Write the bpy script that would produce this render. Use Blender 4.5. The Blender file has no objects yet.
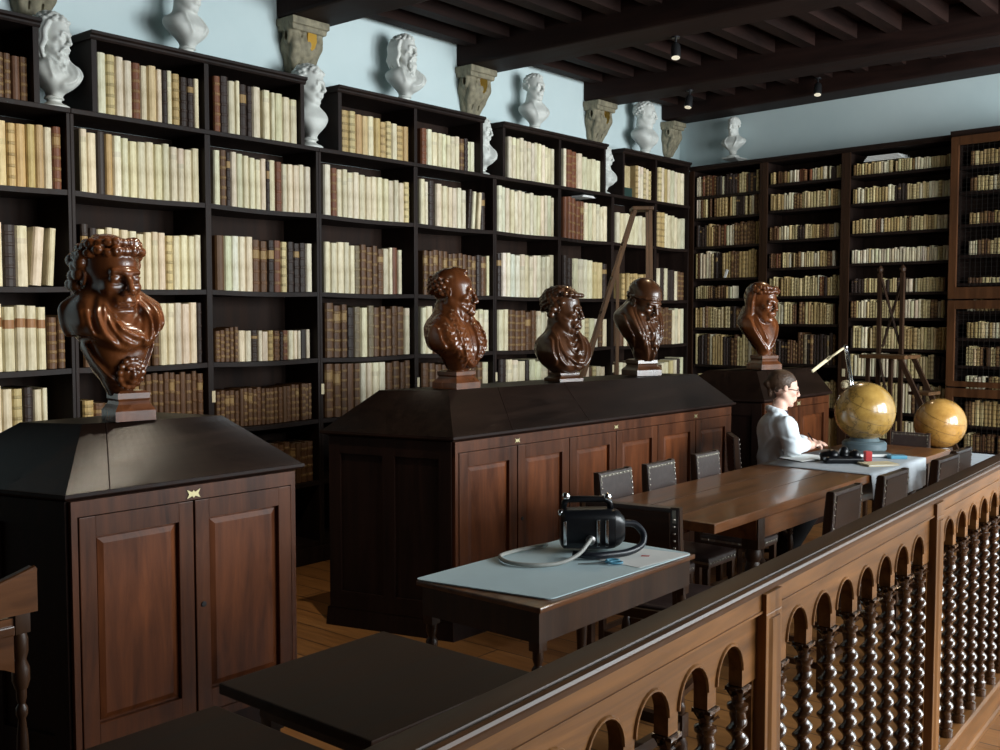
import bpy, bmesh, math, random
import numpy as np
from mathutils import Vector, Matrix, Euler
PI = math.pi
SC = bpy.context.scene
COL = SC.collection
rng = random.Random(7)

# ------------------------------------------------------------------ objects
def link(name, me, mats, parent=None, loc=(0, 0, 0), rot=(0, 0, 0), smooth=False):
    o = bpy.data.objects.new(name, me)
    COL.objects.link(o)
    for m in (mats if isinstance(mats, (list, tuple)) else [mats]):
        me.materials.append(m)
    o.parent = parent
    o.location = loc
    o.rotation_euler = rot
    if smooth:
        me.polygons.foreach_set('use_smooth', [True] * len(me.polygons))
    return o

def thing(name, label, cat, loc=(0, 0, 0), rz=0.0, group=None):
    o = bpy.data.objects.new(name, None)
    COL.objects.link(o)
    o.empty_display_size = .1
    o.location = loc
    o.rotation_euler = (0, 0, rz)
    return tag(o, label, cat, group)

def tag(o, label, cat, group=None):
    o['label'] = label
    o['category'] = cat
    if group:
        o['group'] = group
    return o

def struct(o, label=None):
    o['kind'] = 'structure'
    if label:
        o['label'] = label
    return o

def copy_tree(o, parent=None):
    c = o.copy()
    COL.objects.link(c)
    if parent is not None:
        c.parent = parent
    for ch in list(o.children):
        copy_tree(ch, c)
    return c

# ------------------------------------------------------------------ mesh builder
class MB:
    def __init__(s):
        s.v = []
        s.f = []
        s.m = []
    def add(s, vs, fs, mi=0, M=None):
        b = len(s.v)
        for p in vs:
            p = Vector(p)
            s.v.append(tuple(M @ p) if M is not None else tuple(p))
        for f in fs:
            s.f.append([b + i for i in f])
            s.m.append(mi)
        return s
    def box(s, x0, x1, y0, y1, z0, z1, mi=0, M=None, c=0.0):
        if c <= 0:
            vs = [(x, y, z) for z in (z0, z1) for y in (y0, y1) for x in (x0, x1)]
            fs = [(0, 2, 3, 1), (4, 5, 7, 6), (0, 1, 5, 4), (2, 6, 7, 3), (0, 4, 6, 2), (1, 3, 7, 5)]
            return s.add(vs, fs, mi, M)
        bm = bmesh.new()
        bmesh.ops.create_cube(bm, size=1)
        for v in bm.verts:
            v.co = Vector(((x0 + x1) / 2 + v.co.x * (x1 - x0), (y0 + y1) / 2 + v.co.y * (y1 - y0), (z0 + z1) / 2 + v.co.z * (z1 - z0)))
        bmesh.ops.bevel(bm, geom=bm.edges[:], offset=c, segments=2, affect='EDGES', profile=.6)
        bm.verts.index_update()
        s.add([v.co.copy() for v in bm.verts], [[v.index for v in f.verts] for f in bm.faces], mi, M)
        bm.free()
        return s
    def hexa(s, p, mi=0):
        # p: 4 bottom corners then 4 top corners, both counter-clockwise seen from above
        return s.add(p, [(3, 2, 1, 0), (4, 5, 6, 7), (0, 1, 5, 4), (1, 2, 6, 5), (2, 3, 7, 6), (3, 0, 4, 7)], mi)
    def loft(s, rings, mi=0, cap=True, M=None):
        n = len(rings[0])
        vs = [p for r in rings for p in r]
        fs = []
        for k in range(len(rings) - 1):
            for i in range(n):
                j = (i + 1) % n
                fs.append((k * n + i, k * n + j, (k + 1) * n + j, (k + 1) * n + i))
        if cap:
            fs.append(tuple(range(n - 1, -1, -1)))
            fs.append(tuple((len(rings) - 1) * n + i for i in range(n)))
        return s.add(vs, fs, mi, M)
    def lathe(s, prof, c=(0, 0, 0), n=16, mi=0, M=None, sx=1, sy=1):
        rings = [[(c[0] + sx * max(r, 1e-4) * math.cos(2 * PI * i / n), c[1] + sy * max(r, 1e-4) * math.sin(2 * PI * i / n), c[2] + z) for i in range(n)] for r, z in prof]
        return s.loft(rings, mi, True, M)
    def tube(s, pts, r, n=8, mi=0, closed=False, r2=None):
        pts = [Vector(p) for p in pts]
        rings = []
        up = None
        L = len(pts)
        for i, p in enumerate(pts):
            if closed:
                t = pts[(i + 1) % L] - pts[i - 1]
            else:
                t = pts[min(i + 1, L - 1)] - pts[max(i - 1, 0)]
            t.normalize()
            if up is None:
                up = Vector((0, 0, 1)) if abs(t.z) < .9 else Vector((1, 0, 0))
            a = t.cross(up).normalized()
            up = a.cross(t).normalized()
            rr = r if r2 is None else r + (r2 - r) * i / (L - 1)
            rings.append([p + a * (rr * math.cos(2 * PI * k / n)) + up * (rr * math.sin(2 * PI * k / n)) for k in range(n)])
        if closed:
            rings.append(rings[0])
        return s.loft(rings, mi, not closed)
    def prism(s, poly, a0, a1, axis='y', mi=0, M=None):
        # poly in the plane across the axis: axis y -> (x,z); x -> (y,z); z -> (x,y)
        def P(u, w, a):
            return {'y': (u, a, w), 'x': (a, u, w), 'z': (u, w, a)}[axis]
        n = len(poly)
        vs = [P(u, w, a0) for u, w in poly] + [P(u, w, a1) for u, w in poly]
        fs = [tuple(range(n)), tuple(range(2 * n - 1, n - 1, -1))] + [(i, i + n, (i + 1) % n + n, (i + 1) % n) for i in range(n)]
        return s.add(vs, fs, mi, M)
    def sphere(s, c, r, nu=16, nv=10, mi=0, M=None):
        rx, ry, rz = (r, r, r) if not isinstance(r, (tuple, list)) else r
        prof = [(max(math.sin(PI * k / nv), 1e-4), -math.cos(PI * k / nv)) for k in range(nv + 1)]
        rings = [[(c[0] + rx * q * math.cos(2 * PI * i / nu), c[1] + ry * q * math.sin(2 * PI * i / nu), c[2] + rz * z) for i in range(nu)] for q, z in prof]
        return s.loft(rings, mi, True, M)
    def build(s, name, mats, parent=None, loc=(0, 0, 0), rot=(0, 0, 0), smooth=False, angle=None):
        me = bpy.data.meshes.new(name)
        me.from_pydata(s.v, [], s.f)
        me.polygons.foreach_set('material_index', s.m)
        bm = bmesh.new()
        bm.from_mesh(me)
        bmesh.ops.recalc_face_normals(bm, faces=bm.faces[:])
        if angle is not None:
            for f in bm.faces:
                f.smooth = True
            for e in bm.edges:
                if len(e.link_faces) == 2 and e.calc_face_angle(0) > angle:
                    e.smooth = False
        bm.to_mesh(me)
        bm.free()
        me.update()
        return link(name, me, mats, parent, loc, rot, smooth)

# ------------------------------------------------------------------ materials
def node_mat(name):
    m = bpy.data.materials.new(name)
    m.use_nodes = True
    nt = m.node_tree
    b = nt.nodes['Principled BSDF']
    return m, nt, b

def texcoord(nt, scale=(1, 1, 1), kind='Object'):
    tc = nt.nodes.new('ShaderNodeTexCoord')
    mp = nt.nodes.new('ShaderNodeMapping')
    mp.inputs['Scale'].default_value = scale
    nt.links.new(tc.outputs[kind], mp.inputs['Vector'])
    return mp.outputs['Vector']

def noise(nt, vec, scale, detail=4, rough=.55, dist=0):
    n = nt.nodes.new('ShaderNodeTexNoise')
    n.inputs['Scale'].default_value = scale
    n.inputs['Detail'].default_value = detail
    n.inputs['Roughness'].default_value = rough
    n.inputs['Distortion'].default_value = dist
    nt.links.new(vec, n.inputs['Vector'])
    return n.outputs['Fac']

def ramp(nt, fac, stops):
    r = nt.nodes.new('ShaderNodeValToRGB')
    e = r.color_ramp.elements
    while len(e) < len(stops):
        e.new(.5)
    for k, (p, c) in enumerate(stops):
        e[k].position = p
        e[k].color = (c[0], c[1], c[2], 1)
    nt.links.new(fac, r.inputs['Fac'])
    return r.outputs['Color']

def bump(nt, b, fac, strength, dist=.01):
    n = nt.nodes.new('ShaderNodeBump')
    n.inputs['Strength'].default_value = strength
    n.inputs['Distance'].default_value = dist
    nt.links.new(fac, n.inputs['Height'])
    nt.links.new(n.outputs['Normal'], b.inputs['Normal'])

def plain(name, col, rough=.5, metal=0.0, var=.0, scale=8, bmp=0.0, coat=0.0, spec=.5, emit=None):
    m, nt, b = node_mat(name)
    b.inputs['Base Color'].default_value = (*col, 1)
    b.inputs['Roughness'].default_value = rough
    b.inputs['Metallic'].default_value = metal
    b.inputs['Coat Weight'].default_value = coat
    b.inputs['Coat Roughness'].default_value = .12
    b.inputs['Specular IOR Level'].default_value = spec
    if var > 0 or bmp > 0:
        v = texcoord(nt)
        f = noise(nt, v, scale, 5)
        if var > 0:
            lo = [c * (1 - var) for c in col]
            hi = [min(1, c * (1 + var)) for c in col]
            nt.links.new(ramp(nt, f, [(.25, lo), (.75, hi)]), b.inputs['Base Color'])
        if bmp > 0:
            bump(nt, b, f, bmp)
    if emit:
        b.inputs['Emission Color'].default_value = (*emit[0], 1)
        b.inputs['Emission Strength'].default_value = emit[1]
    return m

def wood(name, dark, light, rough=.4, axis='z', coat=0.0, fine=9, bmp=.08, spec=.5):
    m, nt, b = node_mat(name)
    k = {'x': (.7, fine, fine), 'y': (fine, .7, fine), 'z': (fine, fine, .7)}[axis]
    v = texcoord(nt, k)
    f1 = noise(nt, v, 2.2, 6, .62, .6)
    v2 = texcoord(nt)
    f2 = noise(nt, v2, 1.6, 3, .5)
    c1 = ramp(nt, f1, [(.28, dark), (.72, light)])
    mx = nt.nodes.new('ShaderNodeMixRGB')
    mx.blend_type = 'MULTIPLY'
    mx.inputs['Fac'].default_value = .75
    nt.links.new(c1, mx.inputs['Color1'])
    nt.links.new(ramp(nt, f2, [(.3, (.62, .6, .58)), (.7, (1.15, 1.12, 1.1))]), mx.inputs['Color2'])
    nt.links.new(mx.outputs['Color'], b.inputs['Base Color'])
    rr = nt.nodes.new('ShaderNodeMapRange')
    rr.inputs['To Min'].default_value = rough * .8
    rr.inputs['To Max'].default_value = min(1, rough * 1.25)
    nt.links.new(f1, rr.inputs['Value'])
    nt.links.new(rr.outputs['Result'], b.inputs['Roughness'])
    b.inputs['Coat Weight'].default_value = coat
    b.inputs['Coat Roughness'].default_value = .09
    b.inputs['Specular IOR Level'].default_value = spec
    if bmp > 0:
        bump(nt, b, f1, bmp, .004)
    return m

M = {}
M['shelf'] = wood('dark_oak_shelving', (.0075, .0040, .0032), (.020, .0105, .0078), .55, 'z', spec=.2)
M['shelf_back'] = wood('dark_oak_boards', (.010, .0055, .004), (.030, .0155, .0105), .7, 'z', fine=7, spec=.15)
M['oak_brown'] = wood('brown_oak_frame', (.036, .0135, .005), (.098, .038, .013), .45, 'z', spec=.3)
M['roof'] = wood('cabinet_lid_oak', (.012, .0062, .0042), (.032, .0155, .0095), .36, 'y', bmp=0, spec=.4)
M['cab'] = wood('cabinet_walnut', (.032, .0094, .0037), (.130, .040, .0130), .42, 'z', fine=7, spec=.25)
M['cab_panel'] = wood('cabinet_panel_walnut', (.045, .0125, .0044), (.190, .056, .0170), .40, 'z', fine=6, spec=.25)
M['cab_dark'] = wood('cabinet_carcass_oak', (.008, .0036, .0026), (.022, .0092, .006), .55, 'z', spec=.12)
M['rail'] = wood('balustrade_oak', (.072, .0285, .0080), (.245, .106, .0310), .4, 'y', fine=10, spec=.2)
M['railtop'] = wood('handrail_oak', (.034, .0140, .0052), (.100, .042, .0150), .42, 'y', spec=.3)
M['post'] = wood('balustrade_post_oak', (.078, .031, .0088), (.255, .112, .0330), .4, 'z', fine=10, spec=.2)
M['twist'] = wood('twist_baluster_oak', (.028, .0105, .0042), (.085, .034, .0125), .22, 'z', coat=.6, fine=5)
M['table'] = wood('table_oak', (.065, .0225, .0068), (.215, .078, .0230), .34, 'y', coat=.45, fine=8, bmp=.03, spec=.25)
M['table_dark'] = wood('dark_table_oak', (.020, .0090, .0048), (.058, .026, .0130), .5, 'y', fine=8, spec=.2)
M['leg'] = wood('turned_leg_oak', (.022, .010, .0055), (.068, .030, .0135), .36, 'z', fine=8, spec=.35)
M['bust'] = wood('carved_lime_wood', (.055, .015, .005), (.20, .063, .019), .25, 'z', coat=.35, fine=4, bmp=.08)
M['bust_dark'] = wood('carved_dark_wood', (.030, .0105, .0045), (.105, .040, .0155), .28, 'z', coat=.3, fine=4, bmp=.08)
M['ladder'] = wood('ladder_ash', (.045, .021, .0075), (.13, .062, .023), .5, 'z', spec=.25)
M['oak_mid'] = wood('dark_oak_pilaster', (.016, .0075, .004), (.046, .020, .0095), .5, 'z', spec=.2)
M['ladder_dark'] = wood('library_steps_oak', (.016, .0075, .004), (.050, .024, .012), .5, 'z', spec=.2)
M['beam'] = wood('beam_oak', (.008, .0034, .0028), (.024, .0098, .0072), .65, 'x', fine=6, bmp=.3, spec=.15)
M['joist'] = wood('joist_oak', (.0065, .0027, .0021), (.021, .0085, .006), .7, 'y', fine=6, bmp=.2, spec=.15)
M['plaster'] = plain('white_plaster_cast', (.60, .61, .57), .55, var=.12, scale=14, bmp=.06)
M['stone'] = plain('grey_brown_stone', (.20, .175, .115), .75, var=.45, scale=18, bmp=.25)
M['gold'] = plain('gilding', (.75, .42, .08), .3, 1.0)
M['brass'] = plain('brass', (.50, .43, .24), .5, .6)
M['pewter'] = plain('old_steel', (.35, .35, .34), .35, 1.0)
M['nail'] = plain('dulled_nail_heads', (.28, .25, .21), .32, .9)
M['chrome'] = plain('chrome', (.75, .76, .78), .14, 1.0)
M['leather'] = plain('dark_studded_leather', (.040, .025, .022), .34, var=.3, scale=25, bmp=.12, spec=.6)
M['blackplastic'] = plain('black_plastic', (.005, .0055, .007), .3, spec=.35)
M['rubber'] = plain('black_rubber_hose', (.010, .012, .018), .35)
M['greyhose'] = plain('pale_grey_hose', (.36, .36, .33), .45)
M['pad'] = plain('blue_grey_table_covering', (.52, .655, .685), .5, var=.05, scale=5)
M['padthing'] = plain('slate_grey_card', (.075, .11, .125), .5, var=.12, scale=6)
M['cloth'] = plain('pale_grey_cloth', (.42, .45, .48), .8, var=.08, scale=12, bmp=.1)
M['paper'] = plain('white_paper', (.80, .80, .77), .7, var=.04, scale=10)
M['cream'] = plain('cream_card', (.66, .56, .36), .6)
M['red'] = plain('red_print', (.5, .03, .03), .5)
M['blue'] = plain('light_blue_plastic', (.10, .32, .45), .35)
M['navy'] = plain('navy_blue_plastic', (.02, .035, .07), .3)
M['skin'] = plain('skin', (.70, .43, .33), .5, var=.08, scale=30)
M['hair'] = plain('brown_hair', (.050, .024, .011), .55, var=.4, scale=40, bmp=.2)
M['coat'] = plain('white_coat_cotton', (.74, .80, .84), .8, var=.05, scale=20, bmp=.1)
M['darkcloth'] = plain('dark_purple_cloth', (.03, .016, .032), .8)
M['blackcloth'] = plain('black_cloth', (.012, .012, .014), .85)
M['green'] = plain('dark_green_box_cloth', (.012, .035, .028), .6)
M['wire'] = plain('blackened_wire', (.02, .017, .015), .5, .6)
M['fixture'] = plain('dark_spotlight_metal', (.03, .03, .032), .35, .6)
M['lamp_glow'] = plain('lamp_lens', (.9, .85, .7), .3, emit=((1, .85, .6), .35))

# pale plaster walls
m, nt, b = node_mat('pale_blue_limewash')
v = texcoord(nt)
nt.links.new(ramp(nt, noise(nt, v, .9, 5, .6), [(.3, (.50, .605, .615)), (.7, (.585, .68, .685))]), b.inputs['Base Color'])
b.inputs['Roughness'].default_value = .9
bump(nt, b, noise(nt, v, 9, 4), .05)
M['wall'] = m

# floor boards
m, nt, b = node_mat('waxed_floor_boards')
v = texcoord(nt)
br = nt.nodes.new('ShaderNodeTexBrick')
br.inputs['Scale'].default_value = 1
br.inputs['Brick Width'].default_value = 2.4
br.inputs['Row Height'].default_value = .17
br.inputs['Mortar Size'].default_value = .004
br.inputs['Color1'].default_value = (.30, .135, .042, 1)
br.inputs['Color2'].default_value = (.22, .096, .029, 1)
br.inputs['Mortar'].default_value = (.03, .014, .007, 1)
br.offset = .37
rm = nt.nodes.new('ShaderNodeMapping')
nt.links.new(v, rm.inputs['Vector'])
nt.links.new(rm.outputs['Vector'], br.inputs['Vector'])
gm = texcoord(nt, (1.2, 14, 1))
g = ramp(nt, noise(nt, gm, 3, 5, .6, .4), [(.3, (.6, .56, .52)), (.7, (1.1, 1.08, 1.05))])
mx = nt.nodes.new('ShaderNodeMixRGB')
mx.blend_type = 'MULTIPLY'
mx.inputs['Fac'].default_value = .8
nt.links.new(br.outputs['Color'], mx.inputs['Color1'])
nt.links.new(g, mx.inputs['Color2'])
nt.links.new(mx.outputs['Color'], b.inputs['Base Color'])
b.inputs['Roughness'].default_value = .38
M['floor'] = m

# books: one binding material, the colour of each board and spine rides on the mesh
m, nt, b = node_mat('book_bindings')
at = nt.nodes.new('ShaderNodeAttribute')
at.attribute_name = 'tint'
v = texcoord(nt, (1, 1, .35))
f = noise(nt, v, 26, 4, .6)
mx = nt.nodes.new('ShaderNodeMixRGB')
mx.blend_type = 'MULTIPLY'
mx.inputs['Fac'].default_value = .8
nt.links.new(at.outputs['Color'], mx.inputs['Color1'])
nt.links.new(ramp(nt, f, [(.28, (.66, .60, .50)), (.6, (1.05, 1.04, 1.03))]), mx.inputs['Color2'])
nt.links.new(mx.outputs['Color'], b.inputs['Base Color'])
b.inputs['Roughness'].default_value = .55
b.inputs['Specular IOR Level'].default_value = .35
bump(nt, b, f, .12, .003)
M['book'] = m

# old printed globe gores
def globe_mat(name, seed, base, warm, land):
    m, nt, b = node_mat(name)
    v = texcoord(nt)
    mp = nt.nodes.new('ShaderNodeMapping')
    mp.inputs['Location'].default_value = (seed, seed * .7, seed * .3)
    nt.links.new(v, mp.inputs['Vector'])
    f = noise(nt, mp.outputs['Vector'], 5.5, 7, .6)
    c1 = ramp(nt, f, [(.40, base), (.535, warm), (.55, land), (.565, warm), (.8, base)])
    st = ramp(nt, noise(nt, mp.outputs['Vector'], 14, 5, .7), [(.3, (.72, .66, .55)), (.65, (1.05, 1.05, 1.05))])
    mx = nt.nodes.new('ShaderNodeMixRGB')
    mx.blend_type = 'MULTIPLY'
    mx.inputs['Fac'].default_value = .85
    nt.links.new(c1, mx.inputs['Color1'])
    nt.links.new(st, mx.inputs['Color2'])
    nt.links.new(mx.outputs['Color'], b.inputs['Base Color'])
    b.inputs['Roughness'].default_value = .24
    b.inputs['Coat Weight'].default_value = .5
    b.inputs['Coat Roughness'].default_value = .12
    return m
M['globe1'] = globe_mat('ochre_globe_paper', 1.3, (.42, .255, .066), (.33, .195, .048), (.13, .08, .028))
M['globe2'] = globe_mat('orange_globe_paper', 4.1, (.52, .285, .075), (.44, .23, .055), (.22, .13, .045))

# ------------------------------------------------------------------ implicit sculpting
class Sculpt:
    def __init__(s, lo, hi, h):
        s.h = h
        s.lo = np.array(lo, float)
        n = np.ceil((np.array(hi) - s.lo) / h).astype(int) + 1
        s.ax = [s.lo[i] + h * np.arange(n[i]) for i in range(3)]
        s.D = np.full(tuple(n), .3, np.float32)
        s.T = Matrix.Identity(4)
        s.s = 1.0
        s.ky, s.kz, s.z0 = 1.0, 1.0, 0.0
    def frame(s, loc=(0, 0, 0), yaw=0, pitch=0, roll=0, scale=1.0):
        # local +x forward, +y left, +z up; pitch > 0 nods down
        s.T = Matrix.Translation(loc) @ Euler((roll, pitch, yaw), 'XYZ').to_matrix().to_4x4()
        s.s = scale
        return s
    def _block(s, c, rad):
        # c local centre, rad local radius
        w = s.T @ (Vector(c) * s.s)
        r = rad * s.s
        sl = []
        for i in range(3):
            a = int(np.clip(np.floor((w[i] - r - s.lo[i]) / s.h), 0, len(s.ax[i])))
            e = int(np.clip(np.ceil((w[i] + r - s.lo[i]) / s.h) + 1, 0, len(s.ax[i])))
            if e <= a:
                return None, None
            sl.append(slice(a, e))
        X, Y, Z = np.meshgrid(s.ax[0][sl[0]], s.ax[1][sl[1]], s.ax[2][sl[2]], indexing='ij')
        R = np.array(s.T.to_3x3())
        t = np.array(s.T.translation)
        P = np.stack([X - t[0], Y - t[1], Z - t[2]], -1) @ R / s.s
        return tuple(sl), P
    def _mix(s, sl, d, k, op):
        d = (d * s.s).astype(np.float32)
        k = k * s.s
        a = s.D[sl]
        if op == 'sub':
            h = np.maximum(k - np.abs(a + d), 0) / k
            s.D[sl] = np.maximum(a, -d) + h * h * k * .25
        else:
            h = np.maximum(k - np.abs(a - d), 0) / k
            s.D[sl] = np.minimum(a, d) - h * h * k * .25
    def ell(s, c, r, k=.03, op='add', rot=None):
        r = np.array(r if isinstance(r, (tuple, list)) else (r, r, r), float)
        sl, P = s._block(c, r.max() + k * 1.2 + 2 * s.h / s.s)
        if sl is None:
            return s
        P = P - np.array(c)
        if rot is not None:
            P = P @ np.array(Euler(rot).to_matrix())
        k0 = np.linalg.norm(P / r, axis=-1)
        k1 = np.linalg.norm(P / (r * r), axis=-1) + 1e-9
        s._mix(sl, k0 * (k0 - 1) / k1, k, op)
        return s
    def cap(s, a, b, ra, rb=None, k=.03, op='add', flat=None):
        rb = ra if rb is None else rb
        a = np.array(a, float)
        b = np.array(b, float)
        c = (a + b) / 2
        sl, P = s._block(c, np.linalg.norm(b - a) / 2 + max(ra, rb) + k * 1.2 + 2 * s.h / s.s)
        if sl is None:
            return s
        ab = b - a
        t = np.clip(((P - a) @ ab) / (ab @ ab + 1e-12), 0, 1)
        d = np.linalg.norm(P - a - t[..., None] * ab, axis=-1) - (ra + (rb - ra) * t)
        s._mix(sl, d, k, op)
        return s
    def chain(s, pts, rs, k=.03, op='add'):
        for i in range(len(pts) - 1):
            s.cap(pts[i], pts[i + 1], rs[i], rs[i + 1], k, op)
        return s
    def box(s, c, half, rnd=.01, k=.02, op='add', rot=None):
        half = np.array(half, float)
        sl, P = s._block(c, np.linalg.norm(half) + rnd + k * 1.2 + 2 * s.h / s.s)
        if sl is None:
            return s
        P = P - np.array(c)
        if rot is not None:
            P = P @ np.array(Euler(rot).to_matrix())
        q = np.abs(P) - (half - rnd)
        d = np.linalg.norm(np.maximum(q, 0), axis=-1) + np.minimum(q.max(-1), 0) - rnd
        s._mix(sl, d, k, op)
        return s
    def ripple(s, c, rad, fn):
        # fn(P) -> offset added to the distance inside a soft ball
        sl, P = s._block(c, rad)
        if sl is None:
            return s
        w = np.clip(1 - (np.linalg.norm(P - np.array(c), axis=-1) / rad) ** 4, 0, 1)
        s.D[sl] += (fn(P) * w * s.s).astype(np.float32)
        return s
    def mesh(s, name):
        F = s.D
        # close the surface at the block's faces
        for i in range(3):
            ix = [slice(None)] * 3
            for e in (0, -1):
                ix[i] = e
                F[tuple(ix)] = np.maximum(F[tuple(ix)], s.h)
        ins = F < 0
        n0, n1, n2 = F.shape
        cnt = np.zeros((n0 - 1, n1 - 1, n2 - 1), np.int8)
        for a in (0, 1):
            for b_ in (0, 1):
                for c in (0, 1):
                    cnt += ins[a:n0 - 1 + a, b_:n1 - 1 + b_, c:n2 - 1 + c]
        cells = np.argwhere((cnt > 0) & (cnt < 8))
        vid = np.full(cnt.shape, -1, np.int32)
        vid[tuple(cells.T)] = np.arange(len(cells))
        acc = np.zeros((len(cells), 3))
        num = np.zeros(len(cells))
        corners = [(a, b_, c) for a in (0, 1) for b_ in (0, 1) for c in (0, 1)]
        for p in corners:
            for ax in range(3):
                if p[ax] == 1:
                    continue
                q = list(p)
                q[ax] = 1
                fp = F[cells[:, 0] + p[0], cells[:, 1] + p[1], cells[:, 2] + p[2]]
                fq = F[cells[:, 0] + q[0], cells[:, 1] + q[1], cells[:, 2] + q[2]]
                mk = (fp < 0) != (fq < 0)
                t = np.zeros(len(cells))
                t[mk] = fp[mk] / (fp[mk] - fq[mk])
                pos = np.tile(np.array(p, float), (len(cells), 1))
                pos[:, ax] = t
                acc[mk] += pos[mk]
                num[mk] += 1
        V = s.lo + s.h * (cells + acc / num[:, None])
        quads = []
        for ax in range(3):
            u, w = (ax + 1) % 3, (ax + 2) % 3
            sa = [slice(None)] * 3
            sb = [slice(None)] * 3
            sa[ax] = slice(0, -1)
            sb[ax] = slice(1, None)
            e = np.argwhere(ins[tuple(sa)] != ins[tuple(sb)])
            e = e[(e[:, u] > 0) & (e[:, w] > 0) & (e[:, u] < F.shape[u] - 1) & (e[:, w] < F.shape[w] - 1)]
            if len(e) == 0:
                continue
            du = np.zeros(3, int)
            dw = np.zeros(3, int)
            du[u] = 1
            dw[w] = 1
            q = np.stack([vid[tuple((e - du - dw).T)], vid[tuple((e - dw).T)], vid[tuple(e.T)], vid[tuple((e - du).T)]], 1)
            flip = ~ins[tuple(e.T)]
            q[flip] = q[flip][:, ::-1]
            quads.append(q)
        Q = np.concatenate(quads)
        me = bpy.data.meshes.new(name)
        me.vertices.add(len(V))
        me.vertices.foreach_set('co', V.ravel())
        me.loops.add(len(Q) * 4)
        me.loops.foreach_set('vertex_index', Q.ravel().astype(np.int32))
        me.polygons.add(len(Q))
        me.polygons.foreach_set('loop_start', np.arange(0, len(Q) * 4, 4, dtype=np.int32))
        me.polygons.foreach_set('use_smooth', np.ones(len(Q), bool))
        me.update(calc_edges=True)
        # keep the largest connected body, then relax a little
        bm = bmesh.new()
        bm.from_mesh(me)
        seen = set()
        comps = []
        bm.verts.ensure_lookup_table()
        for v0 in bm.verts:
            if v0.index in seen:
                continue
            st = [v0]
            seen.add(v0.index)
            comp = []
            while st:
                x = st.pop()
                comp.append(x)
                for ed in x.link_edges:
                    y = ed.other_vert(x)
                    if y.index not in seen:
                        seen.add(y.index)
                        st.append(y)
            comps.append(comp)
        comps.sort(key=len, reverse=True)
        for comp in comps[1:]:
            bmesh.ops.delete(bm, geom=comp, context='VERTS')
        bmesh.ops.smooth_vert(bm, verts=bm.verts[:], factor=.45, use_axis_x=True, use_axis_y=True, use_axis_z=True)
        bm.to_mesh(me)
        bm.free()
        me.update()
        return me

def _interp(zs, vs, z):
    return np.interp(z, zs, vs)

def torso(s, rows, k=.02, p=2.3):
    """stacked super-ellipses: rows of (z, half width y, half depth x, centre x)"""
    s.frame()
    rows = sorted((s.z0 + (r[0] - s.z0) * s.kz, r[1] * s.ky, r[2], r[3]) for r in rows)
    zs = [r[0] for r in rows]
    X, Y, Z = np.meshgrid(*s.ax, indexing='ij')
    def sm(i):
        # smooth the linear profile a little
        o = 0
        for d, w in ((-.012, .25), (0, .5), (.012, .25)):
            o = o + w * _interp(zs, [r[i] for r in rows], Z + d)
        return o
    wy, dx, cx = sm(1), sm(2), sm(3)
    q = (np.abs((X - cx) / dx) ** p + np.abs(Y / wy) ** p) ** (1 / p)
    d = (q - 1) * np.minimum(dx, wy) * .85
    d = np.maximum(d, np.maximum(zs[0] - Z, Z - zs[-1]))
    s._mix((slice(None),) * 3, d, k, 'add')
    return s

def _polydist(poly, Y, Z, closed):
    n = len(poly)
    Y, Z = np.broadcast_arrays(Y, Z)
    best = np.full(Y.shape, 1e9)
    inside = np.zeros(Y.shape, bool)
    along = np.zeros(Y.shape)
    for i in range(n if closed else n - 1):
        (a0, a1), (b0, b1) = poly[i], poly[(i + 1) % n]
        e0, e1 = b0 - a0, b1 - a1
        t = np.clip(((Y - a0) * e0 + (Z - a1) * e1) / (e0 * e0 + e1 * e1 + 1e-12), 0, 1)
        d = np.hypot(Y - a0 - t * e0, Z - a1 - t * e1)
        along = np.where(d < best, (i + t) / max(1, n - 1), along)
        best = np.minimum(best, d)
        if closed:
            c = ((a1 > Z) != (b1 > Z))
            with np.errstate(divide='ignore', invalid='ignore'):
                xi = (b0 - a0) * (Z - a1) / (b1 - a1 + 1e-12) + a0
            inside ^= c & (Y < xi)
    return best, inside, along

def curve2(P, n=6):
    P = [Vector((*p, 0)) for p in P]
    out = []
    for i in range(len(P) - 1):
        p0, p1, p2, p3 = P[max(i - 1, 0)], P[i], P[i + 1], P[min(i + 2, len(P) - 1)]
        for k in range(n):
            u = k / n
            q = .5 * ((2 * p1) + (p2 - p0) * u + (2 * p0 - 5 * p1 + 4 * p2 - p3) * u * u + (3 * p1 - p0 - 3 * p2 + p3) * u ** 3)
            out.append((q.x, q.y))
    out.append((P[-1].x, P[-1].y))
    return out

def fold(s, pts, amp, width, side=1, x0=-.03, taper=True):
    """a raised (amp > 0) or cut (amp < 0) crease laid on the surface; pts in the (y, z) front view"""
    pts = curve2([(y * s.ky, s.z0 + (z - s.z0) * s.kz) for y, z in pts])
    X, Y, Z = np.meshgrid(*s.ax, indexing='ij', sparse=True)
    d, _, al = _polydist(pts, np.squeeze(Y, 0), np.squeeze(Z, 0), False)
    g = amp * np.exp(-(d / width) ** 2)
    if taper:
        g = g * np.clip(np.minimum(al, 1 - al) * 5 + .25, 0, 1)
    m = 1 / (1 + np.exp(-side * (X - x0) / .008))
    near = np.exp(-(s.D / .045) ** 4)
    s.D -= (g[None] * m * near).astype(np.float32)
    return s

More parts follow.
